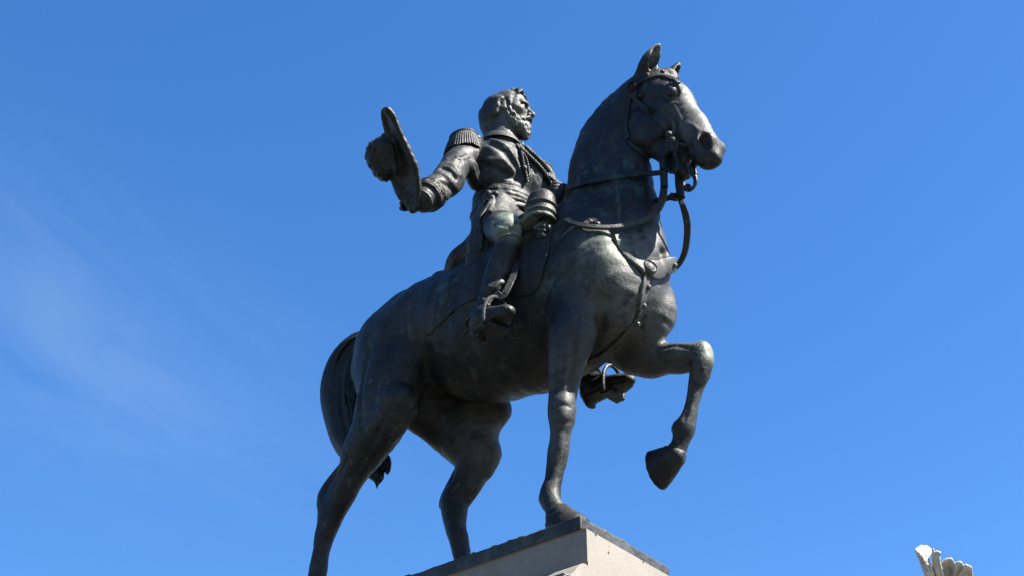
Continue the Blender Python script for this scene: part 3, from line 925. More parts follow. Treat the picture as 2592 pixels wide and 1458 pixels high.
def boot(s, pts, heel, toe, name):
    D = Sculpt(np.min([p[:3] for p in pts] + [heel, toe], 0) - .3, np.max([p[:3] for p in pts] + [heel, toe], 0) + .3, .0075)
    D.chain(pts, k=.03)
    fwd = toe - heel; L = np.linalg.norm(fwd); fwd = fwd / L
    lat = np.cross(ZZ, fwd); lat /= np.linalg.norm(lat)
    up = np.cross(fwd, lat)
    an = np.array(pts[-1][:3])
    D.chain([list(heel + up * .10 + fwd * .05) + [.085, .075], list(heel + fwd * L * .4 + up * .10) + [.085, .082], list(heel + fwd * L * .68 + up * .075) + [.066, .088], list(heel + fwd * L * .9 + up * .06) + [.05, .068], list(toe + up * .045 - fwd * .02) + [.035, .04]], k=.05, lat=lat)
    D.chain([list(an) + [.09], list(heel + fwd * L * .3 + up * .13) + [.09]], k=.06)
    # sole and heel
    D.chain([list(heel + fwd * .05 + up * .02) + [.03, .07], list(heel + fwd * L * .45 + up * .025) + [.022, .07], list(heel + fwd * L * .72 + up * .012) + [.022, .088], list(toe - fwd * .04 + up * .014) + [.018, .05]], k=.008, lat=lat)
    D.chain([list(heel + fwd * .06 + up * .02) + [.05, .068], list(heel + fwd * .07 - up * .03) + [.03, .062]], k=.008, lat=lat)
    return D, fwd, lat, up
pts = [R_(1292, 606, -.62, .092), R_(1279, 640, -.625, .103), R_(1262, 690, -.64, .108), R_(1248, 732, -.66, .094), R_(1234, 770, -.675, .088), R_(1224, 800, -.68, .090)]
heel_n, toe_n = P(1200, 858, -.66), P(1293, 798, -.77)
D, fw_, la_, up_ = boot(-1, pts, heel_n, toe_n, 'boot')
D.probe('probe')
D.line(on((1236, 700), (1252, 706), (1266, 698), (1282, 704)), .018, -.026)
D.line(on((1226, 722), (1246, 728), (1264, 716), (1276, 718)), .018, .022)
D.line(on((1222, 742), (1238, 750), (1256, 742)), .016, -.028)
D.line(on((1216, 758), (1232, 765), (1246, 760)), .015, .016)
D.line(on((1272, 650), (1266, 680), (1258, 700)), .016, -.010)
D.noise(.14, .002, 41)
boot_n = sculpt_obj('boot', D, M_BRONZE, rider)
heel_f, toe_f = P(1478, 1024, .62), P(1602, 972, .58)
pts = [R_(1480, 810, .62, .13), R_(1484, 880, .62, .12), R_(1490, 930, .62, .1), R_(1496, 962, .62, .095)]
D, ff_, lf_, uf_ = boot(1, pts, heel_f, toe_f, 'boot')
D.probe('probe')
D.line(on((1470, 950), (1495, 958), (1515, 950)), .016, -.02)
D.noise(.14, .002, 42)
boot_f = sculpt_obj('boot', D, M_BRONZE, rider)
# boot tops: a rolled edge below the knee
mb = MB()
rim = []
for i in range(25):
    a = 2 * math.pi * i / 24
    rim.append(P(1291, 613, -.62) + .100 * (math.cos(a) * np.array([1, .0, .10]) + math.sin(a) * np.array([0, 1, 0])))
mb.tube(rim, .010, 8, closed=True)
mb.build('boot_cuff', M_BRONZE, boot_n)

# --- hat: two upturned flaps, feather trim, cockade
H = Sculpt((-2.3, -1.75, 2.7), (-.7, -.5, 4.6), .008)
redge = [(980, 277), (998, 305), (1019, 350), (1036, 389), (1049, 418), (1058, 458), (1058, 493), (1054, 528)]
ledge = [(972, 280), (976, 312), (984, 345), (984, 390), (990, 435), (1003, 470), (1018, 503), (1046, 533)]
rows_r = catmull([list(p) for p in redge], 9); rows_l = catmull([list(p) for p in ledge], 9)
for i in range(len(rows_r)):
    t = i / (len(rows_r) - 1)
    r_, l_ = rows_r[i], rows_l[i]
    wdt = math.sin(math.pi * (t * .9 + .05))
    ch = []
    for k in range(6):
        u = k / 5
        p = r_ * (1 - u) + l_ * u
        ch.append(list(PD(p[0], p[1], DW - .10 + .20 * u * wdt + .05 * math.sin(math.pi * u) * wdt)) + [.019])
    H.chain(ch, k=.025, n=2)
# inner flap and crown
DB = DW + .10
H.chain([list(PD(964, 372, DB)) + [.09, .07], list(PD(962, 402, DB)) + [.115, .08], list(PD(975, 432, DB)) + [.085, .07]], k=.03, lat=FW)
H.chain([list(PD(980, 370, DB - .03)) + [.08, .10], list(PD(996, 420, DB - .03)) + [.08, .10]], k=.05, lat=FW)
H.probe('probe')
H.line(on((974, 300), (985, 340), (1000, 390), (1015, 440), (1035, 500)), .012, .006)
for a, b in (((1018, 470), (1035, 480)), ((1022, 486), (1044, 496)), ((1030, 504), (1050, 512)), ((1010, 462), (1030, 466))):
    H.line(on(a, ((a[0] + b[0]) / 2, (a[1] + b[1]) / 2 + 2), b), .010, -.012)
H.noise(.16, .003, 51)
H.noise(.05, .0012, 52)
hat = sculpt_obj('hat', H, M_BRONZE, ROOT)
F = Sculpt((-2.4, -1.75, 2.7), (-.7, -.5, 4.6), .008)
trim = catmull([(975, 340), (951, 358), (934, 372), (929, 395), (936, 415), (945, 432), (958, 447), (976, 455), (993, 447)], 4)
rr = random.Random(9)
for i, (x, y) in enumerate(trim):
    for k in range(2):
        dx, dy = rr.uniform(-3, 3), rr.uniform(-3, 3)
        cx, cy = x * .96 + 972 * .04, y * .96 + 402 * .04
        F.chain([list(PD(cx + dx * .4 + (972 - x) * .25, cy + dy * .4 + (402 - y) * .25, DB + rr.uniform(-.05, .03))) + [.036], list(PD(cx + dx, cy + dy, DB + rr.uniform(-.05, .05))) + [.017]], k=.02, n=1)
low = catmull([(1003, 470), (1012, 488), (1020, 503), (1034, 516), (1042, 530)], 3)
for i, (x, y) in enumerate(low):
    F.chain([list(PD(x + 9, y - 4, DW + .10)) + [.022], list(PD(x + 2, y + 1, DW + .10)) + [.016]], k=.008, n=1)
F.noise(.05, .002, 53)
sculpt_obj('feather_trim', F, M_BRONZE, hat)
c0 = PD(981, 384, DB - .13)
CK = Sculpt(c0 - (.25, .25, .3), c0 + (.25, .25, .2), .006)
ux, uz = RT, UP
CK.chain([list(c0 - ux * .02 + uz * .05) + [.03], list(c0 + ux * .02 + uz * .04) + [.036], list(c0 + ux * .035 + uz * .0) + [.03], list(c0 + ux * .01 - uz * .02) + [.03], list(c0 - ux * .015 + uz * .01) + [.028]], k=.01)
CK.chain([list(c0 + ux * .02 - uz * .02) + [.034], list(c0 + ux * .045 - uz * .08) + [.032], list(c0 + ux * .06 - uz * .14) + [.022], list(c0 + ux * .065 - uz * .19) + [.010]], k=.012)
CK.line([c0 - FW * .03 + ux * .02 - uz * .01, c0 - FW * .03 + ux * .045 - uz * .08, c0 - FW * .03 + ux * .06 - uz * .15], .008, -.012)
CK.noise(.04, .003, 77)
sculpt_obj('cockade', CK, M_BRONZE, hat)

# --- epaulettes with fringe
def epaulette(sh, sgn, name='epaulette'):
    out = LAT * sgn
    mb = MB()
    c = sh + out * .035 + ZZ * .115
    prof = [(.001, .030), (.06, .028), (.100, .018), (.122, .0), (.120, -.018), (.108, -.03), (.001, -.03)]
    e1, e2 = out, NRM
    seg = 28
    v = [c + ZZ * (hh + .0) + r * (math.cos(2 * math.pi * j / seg) * e1 * 1.0 + math.sin(2 * math.pi * j / seg) * e2 * 1.0) - ZZ * .25 * max(0, r * math.cos(2 * math.pi * j / seg)) for r, hh in prof for j in range(seg)]
    fc = [(i * seg + j, i * seg + (j + 1) % seg, (i + 1) * seg + (j + 1) % seg, (i + 1) * seg + j) for i in range(len(prof) - 1) for j in range(seg)]
    mb.add(v, fc)
    # strap to the collar
    mb.strap([c + ZZ * .01, c - out * .12 + ZZ * .03, c - out * .24 + ZZ * .05], [ZZ] * 3, [.13, .11, .08], .02)
    ring = [c + ZZ * .006 - ZZ * .25 * max(0, .118 * math.cos(2 * math.pi * j / 36)) + .118 * (math.cos(2 * math.pi * j / 36) * e1 + math.sin(2 * math.pi * j / 36) * e2) for j in range(37)]
    mb.tube(ring, .013, 8, closed=True)
    ep = mb.build(name, M_COAT, coat)
    fr = MB()
    n = 34
    for j in range(n):
        a = math.radians(-128 + 256 * j / (n - 1))
        d = math.cos(a) * e1 + math.sin(a) * e2
        top = c + d * .116 - ZZ * (.25 * max(0, .116 * math.cos(a)) + .012)
        ln = .175 + .012 * random.Random(j).random()
        fr.tube([top, top + d * .026 - ZZ * ln * .45, top + d * .048 - ZZ * ln], .013, 6, 2)
    # backing so that no gap shows between the cords
    back = []
    fr.build('fringe', M_COAT, ep, split=80)
    return ep
epaulette(SH_R, -1)
epaulette(SH_L, 1)

# --- collar, aiguillette, sash, cuff
def on_names(pp, names, off=0.0):
    out, nn = [], []
    for x, y in pp:
        h1 = hit(x, y, names)
        if h1 is None: continue
        out.append(h1[0] + h1[1] * off); nn.append(h1[1])
    return out, nn
def cord(mb, pp, r, names, off, pitch=.05):
    pts, _ = on_names([tuple(q) for q in catmull(pp, 4)], names, off)
    pts = np.array(pts)
    for _ in range(3):
        pts[1:-1] = (pts[:-2] + 2 * pts[1:-1] + pts[2:]) / 4
    d = np.r_[0, np.cumsum(np.linalg.norm(np.diff(pts, axis=0), axis=1))]
    n = max(8, int(d[-1] / .009))
    s = np.linspace(0, d[-1], n)
    pts = np.stack([np.interp(s, d, pts[:, i]) for i in range(3)], 1)
    T = np.gradient(pts, axis=0); T /= np.linalg.norm(T, axis=1)[:, None]
    N = np.cross(T, -FW); N /= np.linalg.norm(N, axis=1)[:, None]
    Bn = np.cross(T, N)
    for ph in (0, math.pi):
        a = s / pitch * 2 * math.pi + ph
        mb.tube(pts + r * .6 * (np.cos(a)[:, None] * N + np.sin(a)[:, None] * Bn), r * .72, 6)
ag = MB()
cord(ag, [(1290, 349), (1306, 364), (1321, 383), (1338, 398), (1354, 414), (1370, 434), (1386, 456), (1397, 478)], .017, ['coat'], .018)
cord(ag, [(1297, 354), (1318, 368), (1340, 386), (1362, 407), (1382, 430), (1397, 453), (1405, 470)], .017, ['coat'], .018)
cord(ag, [(1288, 348), (1299, 363), (1316, 381), (1320, 400), (1325, 426), (1329, 446), (1331, 462)], .014, ['coat'], .016)
cord(ag, [(1318, 385), (1330, 402), (1335, 425), (1337, 447)], .012, ['coat'], .014)
for (x, y) in ((1326, 428), (1320, 384), (1318, 372)):
    q = on_names([(x, y)], ['coat'], .016)[0]
    if q: ag.lathe([(.002, -.03), (.02, -.024), (.026, -.008), (.026, .008), (.02, .024), (.002, .03)], q[0], (0.1, 0, 1), 12)
ag.build('aiguillette', M_COAT, coat, split=85)
colr = MB()
cc = np.array([*hp_(-.068, 0, 0)[:2], 4.235])
ring = [cc + .150 * math.cos(a) * HF * 1.0 + .150 * math.sin(a) * HL + ZZ * (.03 * -math.cos(a)) for a in np.linspace(0, 2 * math.pi, 33)]
prof = [(-.015, -.06), (.0, .0), (.016, .008), (.03, -.02), (.05, -.07)]
v = []
for p in ring[:-1]:
    d = p - cc; d[2] = 0; d /= np.linalg.norm(d)
    for r, hh in prof: v.append(p + d * r + ZZ * hh)
m = len(prof)
colr.add(v, [(i * m + j, ((i + 1) % 32) * m + j, ((i + 1) % 32) * m + (j + 1) % m, i * m + (j + 1) % m) for i in range(32) for j in range(m)])
colr.build('collar', M_COAT, coat)

SS = Sculpt((-1.65, -.85, 2.4), (-.6, .5, 3.9), .0065)
def ringpts(z, a, b, tilt=0.0, tl=0.0):
    return [TB(a * math.cos(t), b * math.sin(t), z + tilt * math.cos(t) + tl * math.sin(t)) for t in np.linspace(0, 2 * math.pi, 25)]
for dz, rr_, sw in ((.045, .024, .000), (.008, .030, .004), (-.038, .030, .006), (-.075, .024, .006)):
    SS.chain([list(p) + [rr_, rr_] for p in ringpts(3.60 + dz, .215 + sw, .255 + sw, -.02, .01)], k=.012, n=2)
SS.chain([list(p) + [.024] for p in ringpts(3.515, .235, .27, -.07, .03)], k=.012, n=2)
SS.chain([list(p) + [.022] for p in ringpts(3.475, .24, .275, -.05, .06)], k=.012, n=2)
kq = on_names([(1247, 507)], ['coat'], .02)[0][0]
SS.chain([list(kq + (0, -.01, 0)) + [.045]], k=.02)
for dx, dy, dz in ((-.05, -.02, .02), (-.02, -.03, .05), (.05, -.02, .01), (.03, -.04, -.04)):
    SS.chain([list(kq) + [.024], list(kq + (dx, dy, dz)) + [.028]], k=.012)
tl = on_names([(1243, 518), (1233, 540), (1224, 556), (1219, 580), (1219, 600)], ['coat', 'breeches'], .03)[0]
SS.chain([list(p) + [.017] for p in tl], k=.012)
tl2 = on_names([(1250, 515), (1246, 528), (1243, 540)], ['coat', 'breeches'], .02)[0]
SS.chain([list(p) + [.024] for p in tl2], k=.015)
SS.chain([list(tl[-1] + (0, .01, 0)) + [.024], list(tl[-1] + (-.01, .015, -.06)) + [.028, .02], list(tl[-1] + (-.02, .02, -.12)) + [.026, .014]], k=.01)
tz = tl[-1]
for i in range(9):
    a = tz + np.array([(-.03 + .0075 * i), -.035, -.05])
    SS.line([a, a + (-.02, 0, -.07), a + (-.03, 0, -.15)], .006, -.010)
SS.noise(.09, .0014, 61)
sash = sculpt_obj('sash', SS, M_COAT, rider)

CU = Sculpt((-1.7, -1.25, 2.8), (-.9, -.6, 3.6), .006)
dr = (WR_R - EL_R) / np.linalg.norm(WR_R - EL_R)
c1 = EL_R + (WR_R - EL_R) * .62
CU.chain([list(c1) + [.142], list(WR_R - dr * .05) + [.139]], k=.01)
CU.half(c1 + dr * .02, -dr)
CU.half(WR_R - dr * .03, dr)
rr = random.Random(12)
e1 = np.cross(dr, ZZ); e1 /= np.linalg.norm(e1); e2 = np.cross(dr, e1)
LC = np.linalg.norm(WR_R - dr * .03 - c1 - dr * .02)
for i in range(120):
    a, u = rr.uniform(0, 6.28), rr.uniform(.0, .62) * LC
    q = c1 + dr * (.03 + u) + .141 * (math.cos(a) * e1 + math.sin(a) * e2)
    a2 = a + rr.uniform(-.25, .25); u2 = u + rr.uniform(-.02, .02)
    q2 = c1 + dr * (.03 + u2) + .141 * (math.cos(a2) * e1 + math.sin(a2) * e2)
    CU.line([q, q2], .006, rr.choice([.009, -.009]), 1)
for u in (.03, .66 * LC + .02):
    CU.line([c1 + dr * u + .141 * (math.cos(a) * e1 + math.sin(a) * e2) for a in np.linspace(0, 6.3, 25)], .008, .012, 1)
sculpt_obj('cuff', CU, M_COAT, coat)
GL = Sculpt((-1.7, -1.35, 2.7), (-.9, -.6, 3.6), .007)
GL.chain([list(WR_R - dr * .08) + [.114], list(WR_R + dr * .02) + [.104], list(WR_R + dr * .07) + [.106]], k=.01)
GL.half(WR_R + dr * .06, dr)
sculpt_obj('glove_top', GL, M_COAT, coat)

# ------------------------------------------------------------------ saddle, bridle, reins
def poly_sdf(poly, x, z):
    """signed distance to a closed polygon in the x-z plane, on a grid"""
    X, Z = np.meshgrid(x, z, indexing='ij')
    d = np.full(X.shape, 1e9); ins = np.zeros(X.shape, bool)
    n = len(poly)
    for i in range(n):
        a, b = np.array(poly[i], float), np.array(poly[(i + 1) % n], float)
        e = b - a
        t = np.clip(((X - a[0]) * e[0] + (Z - a[1]) * e[1]) / (e @ e + 1e-12), 0, 1)
        d = np.minimum(d, (X - a[0] - t * e[0]) ** 2 + (Z - a[1] - t * e[1]) ** 2)
        c = ((a[1] > Z) != (b[1] > Z)) & (X < (b[0] - a[0]) * (Z - a[1]) / (b[1] - a[1] + 1e-12) + a[0])
        ins ^= c
    d = np.sqrt(d)
    return np.where(ins, -d, d).astype(np.float32)

def cover(px_poly, y, t, under, smooth_n=4):
    """sheet of bronze lying on the horse: its surface grown by t, cut to an outline (both flanks)"""
    p3 = [P(a, b, y) for a, b in px_poly]
    xs = [p[0] for p in p3]; zs = [p[2] for p in p3]
    s, g = S.box((min(xs) - .05, -.75, min(zs) - .05), (max(xs) + .05, .75, max(zs) + .05))
    T = Sculpt.__new__(Sculpt)
    T.h = S.h
    T.lo = np.array([S.ax[i][s[i].start] for i in range(3)], float)
    T.d = S.d[s].copy()
    T.n = np.array(T.d.shape)
    T.ax = [S.ax[i][s[i]] for i in range(3)]
    poly = catmull([(p[0], p[2]) for p in p3] + [(p3[0][0], p3[0][2])], smooth_n)[:-1]
    e = poly_sdf(poly, T.ax[0], T.ax[2])[:, None, :]
    T.d = np.maximum(T.d - np.float32(t), e)
    T.d = -smin(-T.d, -(np.maximum(e, -1) + np.float32(0)) * np.ones_like(T.d), .01)
    return T

# saddle cloth and saddle
T = cover([(1392, 480), (1095, 640), (1100, 728), (1092, 790), (1086, 860), (1140, 828), (1198, 786), (1300, 745), (1370, 700), (1402, 570)], -.45, .009, 'horse', 2)
T.noise(.15, .003, 71)
sculpt_obj('saddle_cloth', T, M_BRONZE, ROOT)
T = cover([(1385, 490), (1250, 560), (1255, 640), (1275, 700), (1310, 752), (1350, 742), (1375, 700), (1392, 640), (1396, 570)], -.5, .018, 'horse', 3)
saddle = sculpt_obj('saddle', T, M_BRONZE, ROOT)
T = Sculpt((-1.75, -.6, 2.9), (-.2, .6, 3.75), .009)
T.chain([(-1.48, 0, 3.08, .10, .22), (-1.25, 0, 3.04, .12, .28), (-.95, 0, 3.10, .14, .26), (-.70, 0, 3.22, .11, .16), (-.57, 0, 3.34, .06, .085), (-.53, 0, 3.40, .05, .06), (-.50, 0, 3.45, .045, .055)], k=.04)
sculpt_obj('saddle_seat', T, M_BRONZE, saddle)

# pistol holsters at the pommel
def holster(sgn):
    c0, c1 = P(1370, 512, -.50), P(1366, 556, -.52)
    c2, c3 = P(1374, 580, -.52), P(1369, 606, -.52)
    cs = [np.array([c[0], sgn * abs(c[1]), c[2]]) for c in (c0, c1, c2, c3)]
    T = Sculpt(np.minimum.reduce(cs) - .25, np.maximum.reduce(cs) + .25, .007)
    ax = cs[1] - cs[0]; ax /= np.linalg.norm(ax)
    T.chain([list(cs[0]) + [.122, .112], list(cs[0] + (cs[1] - cs[0]) * .5) + [.136, .122], list(cs[1] + ax * .03) + [.138, .122]], k=.01)
    T.half(cs[1] + ax * .045, ax)
    e1 = np.cross(ax, (0, 1.0, 0)); e1 /= np.linalg.norm(e1); e2 = np.cross(ax, e1)
    def hoop(q, r1, r2, w, amp):
        T.line([q + r1 * math.cos(a) * e1 + r2 * math.sin(a) * e2 for a in np.linspace(0, 6.3, 25)], w, amp, 1)
    L = np.linalg.norm(cs[1] - cs[0])
    for u, am in ((.42, .016), (.52, -.016), (.86, .014), (.98, -.014), (1.2, .02)):
        hoop(cs[0] + ax * L * u, .136, .122, .014, am)
    rr = random.Random(3)
    for u in (.68, 1.08):
        for i in range(60):
            a = rr.uniform(0, 6.28); uu = u + rr.uniform(-.07, .07)
            q = cs[0] + ax * L * uu + .137 * math.cos(a) * e1 + .123 * math.sin(a) * e2
            T.line([q, q + ax * rr.uniform(-.015, .015) + e1 * .012], .006, rr.choice((.007, -.007)), 1)
    o = sculpt_obj('pistol_holster', T, M_BRONZE, saddle)
    B2 = MB()
    a2 = cs[3] - cs[2]; a2 /= np.linalg.norm(a2)
    L2 = np.linalg.norm(cs[3] - cs[2])
    B2.lathe([(.001, -.05), (.04, -.05), (.05, -.02), (.058, 0), (.048, .015), (.056, .022), (.056, .036), (.044, .042), (.05, .06), (.046, .085), (.03, .105), (.018, .12), (.022, .13), (.012, .142), (.001, .145)], cs[2], a2, 20)
    for i in range(8):
        a = i * math.pi / 4
        u1 = np.cross(a2, (0, 1.0, 0)); u1 /= np.linalg.norm(u1); u2 = np.cross(a2, u1)
        q = cs[2] + .055 * (math.cos(a) * u1 + math.sin(a) * u2)
        B2.tube([q - a2 * .02, q + a2 * .0 + .008 * (math.cos(a) * u1 + math.sin(a) * u2), q + a2 * .012], .014, 8, 2)
    B2.build('pistol_butt', M_BRONZE, o)
holster(-1)

def smooth_pts(p, k=2):
    p = np.array(p)
    for _ in range(k):
        p[1:-1] = (p[:-2] + 2 * p[1:-1] + p[2:]) / 4
    return p
def wrap(mb, pp, w, t, names=('horse',), off=.0, sm=3, mirror=False):
    px = catmull(pp, 6)
    pts, nn = on_names([tuple(q[:2]) for q in px], list(names), 0)
    pts, nn = smooth_pts(pts, sm), smooth_pts(nn, sm)
    pts = pts + nn / np.linalg.norm(nn, axis=1)[:, None] * off
    if np.ndim(w): w = np.interp(np.linspace(0, 1, len(pts)), np.linspace(0, 1, len(w)), w)
    mb.strap(pts, nn, w, t, 1)
    if mirror:
        f = np.array([1, -1, 1.0])
        mb.strap(pts * f, nn * f, w, t, 1)
    return pts, nn
def stud(mb, pp, r, names, off):
    for x, y in pp:
        h1 = hit(x, y, names)
        if h1: mb.lathe([(r, -.01), (r * .96, r * .25), (r * .7, r * .6), (r * .3, r * .78), (.0005, r * .82)], h1[0] + h1[1] * off, h1[1], 14)

# breast collar: two shoulder straps, a shaped plate with a boss, and the strap between the forelegs
bc = bpy.data.objects.new('breast_collar', None); link(bc, ROOT)
mb = MB()
wrap(mb, [(1556, 602), (1572, 622), (1590, 642), (1612, 666), (1630, 683)], [.05, .11, .15, .13, .14], .030, off=.026)
wrap(mb, [(1636, 684), (1660, 684), (1682, 676), (1703, 668)], [.14, .14, .13, .12], .03, off=.026)
pl_, pn_ = on_names([(1640, 612), (1652, 606), (1638, 650), (1630, 680)], ['horse'], .02)
mb.build('collar_strap', M_BRONZE, bc)
mb = MB()
wrap(mb, [(1634, 686), (1632, 712), (1626, 745), (1618, 780), (1604, 818), (1580, 852), (1550, 880), (1516, 905), (1490, 915)], [.085, .075, .08, .085, .085, .085, .085, .085, .085], .026, off=.012)
mb.build('martingale_strap', M_BRONZE, bc)
mb = MB()
h1 = hit(1637, 685, ['horse'])
nb = h1[1] * .6 + np.array([.7, -.35, .25]); nb /= np.linalg.norm(nb)
mb.lathe([(.062, -.03), (.062, .012), (.055, .022), (.050, .014), (.042, .012), (.03, .020), (.014, .026), (.0005, .027)], h1[0] + nb * .042, nb, 24)
rr = random.Random(4)
e1 = np.cross(nb, ZZ); e1 /= np.linalg.norm(e1); e2 = np.cross(nb, e1)
for i in range(14):
    a, r = rr.uniform(0, 6.28), rr.uniform(.004, .036)
    mb.lathe([(.009, 0), (.007, .006), (.0005, .009)], h1[0] + nb * .056 + r * (math.cos(a) * e1 + math.sin(a) * e2), nb, 8)
mb.build('boss', M_BRONZE, bc)
for x, y in ((1605, 652), (1696, 672), (1633, 727), (1622, 771), (1608, 816), (1560, 876)):
    mb = MB(); stud(mb, [(x, y)], .024, ['horse'], .03 if y > 700 else .042); mb.build('stud', M_BRONZE, bc)
mb = MB()
wrap(mb, [(1572, 596), (1576, 606), (1582, 618), (1586, 624)], [.02, .050, .045, .015], .02, off=.03)
wrap(mb, [(1478, 571), (1495, 563), (1512, 563), (1530, 569), (1550, 579)], [.02, .06, .05, .05, .015], .03, off=.01)
stud(mb, [(1493, 566), (1511, 572)], .028, ['horse'], .016)
mb.build('ornament', M_BRONZE, bc)

# bridle
br = bpy.data.objects.new('bridle', None); link(br, ROOT)
def both_sides(mb, name, parent):
    mb.build(name, M_BRONZE, parent)
    far = MB(); far.add([(x, -y, z) for x, y, z in mb.v], [f[::-1] for f in mb.f])
    far.build(name, M_BRONZE, parent)
mb = MB(); wrap(mb, [(1612, 215), (1606, 240), (1620, 262), (1645, 282), (1668, 305), (1683, 322), (1690, 335)], .055, .022, off=.008); both_sides(mb, 'cheek_strap', br)
mb = MB(); wrap(mb, [(1596, 232), (1590, 265), (1586, 300), (1586, 330), (1592, 352)], .045, .018, off=.008); both_sides(mb, 'throat_latch', br)
mb = MB(); wrap(mb, [(1612, 215), (1628, 206), (1646, 198), (1664, 193), (1684, 195), (1704, 202), (1717, 212)], .042, .020, off=.010); mb.build('brow_band', M_BRONZE, br)
for q in ((1640, 194), (1676, 187)):
    mb = MB(); stud(mb, [q], .022, ['horse'], .02); mb.build('stud', M_BRONZE, br)
for x, y, r in ((1604, 222, .048), (1624, 245, .026), (1650, 286, .024)):
    h1 = hit(x, y, ['horse'])
    mb = MB()
    mb.lathe([(r, -.01), (r, .02), (r * .8, .03), (r * .7, .018), (r * .4, .02), (.0005, .034)], h1[0] + h1[1] * .012, h1[1], 18)
    both_sides(mb, 'rosette', br)

# curb bit hanging beside the mouth
bt = MB()
YB = -.135
def Q(px, py, y=YB): return P(px, py, y)
bt.tube([Q(1700, 300), Q(1707, 322), Q(1700, 342), Q(1692, 350)], .014, 8, 4)
bt.tube([Q(1690, 340), Q(1704, 352), Q(1714, 366), Q(1709, 385), Q(1712, 400)], .020, 8, 4)
bt.tube([Q(1698, 352), Q(1690, 372), Q(1680, 390), Q(1676, 402)], .040, 10, 4)
bt.tube([Q(1694, 360), Q(1702, 372), Q(1698, 386)], .034, 10, 4)
bt.tube([Q(1712, 366), Q(1724, 364), Q(1735, 368)], .013, 8, 3)
bt.tube([Q(1676, 398), Q(1678, 415), Q(1679, 432)], .030, 10, 3)
bt.tube([Q(1709, 395), Q(1714, 410), Q(1712, 425), Q(1701, 436), Q(1690, 430)], .014, 8, 4)
for x, y, r in ((1690, 346, .032), (1699, 362, .036), (1682, 388, .034)):
    bt.lathe([(r, -.02), (r, .02), (r * .6, .035), (.0005, .04)], Q(x, y) + np.array([.1, -.03, 0]) * .2, (.3, -.9, -.2), 14)
both_sides(bt, 'bit', br)
# ring, chain and far branch under the jaw
bt = MB()
bt.tube([P(1750, 425, -.03), P(1752, 440, -.03), P(1759, 455, -.03), P(1757, 472, -.03), P(1744, 482, -.03), P(1733, 478, -.03)], .014, 8, 4)
bt.tube([P(1733, 478, -.03), P(1738, 468, -.03), P(1746, 470, -.03), P(1742, 482, -.03), P(1733, 478, -.03)], .010, 8, 3)
bt.tube([P(1718, 440, .02), P(1719, 465, .02), P(1722, 485, .02), P(1724, 500, .02)], .034, 10, 3)
bt.tube([P(1660, 508, .02), P(1680, 504, .02), P(1702, 498, .02), P(1726, 490, .02)], .024, 10, 3)
bt.tube([P(1700, 497, .02), P(1712, 500, .02)], .034, 8, 2)
bt.build('curb_chain', M_BRONZE, br)

# reins: the near one from the bit to the hand, the near loop, and the far loop
rn = MB()
pts, nn = on_names([(1440, 479), (1465, 471), (1490, 466), (1540, 458), (1590, 449), (1628, 443)], ['horse'], .028)
pts = list(pts) + [Q(1650, 440), Q(1678, 436)]
nn = list(nn) + [np.array([.5, -.8, .1])] * 2
rn.strap(smooth_pts(pts, 1), nn, .052, .018, 5)
rn.build('rein', M_BRONZE, br)
rn = MB()
pts, nn = on_names([(1436, 566), (1442, 574), (1470, 582), (1500, 588), (1540, 591), (1580, 587), (1615, 576), (1640, 562)], ['horse'], .05)
pts = list(pts) + [P(1660, 545, -.13), P(1674, 521, -.135), P(1681, 497, -.14), P(1682, 470, -.14), P(1680, 445, -.14), P(1679, 430, -.138)]
nn = list(nn) + [np.array([.35, -.9, -.2])] * 6
rn.strap(smooth_pts(pts, 2), smooth_pts(nn, 3), [.045] * 8 + [.05, .055, .06, .055, .06, .07], .022, 5)
rn.tube([P(1680, 436, -.14), P(1681, 455, -.14), P(1682, 474, -.14)], .03, 10, 2)
rn.build('rein', M_BRONZE, br)
rn = MB()
rn.strap([P(1722, 505, .02), P(1728, 520, .03), P(1736, 545, .08), P(1740, 580, .14), P(1736, 625, .2), P(1726, 655, .25), P(1712, 675, .28), P(1698, 684, .3)],
         [np.array([.5, -.8, .1])] * 8, [.04, .045, .055, .055, .05, .045, .045, .045], .022, 5)
rn.build('rein', M_BRONZE, br)

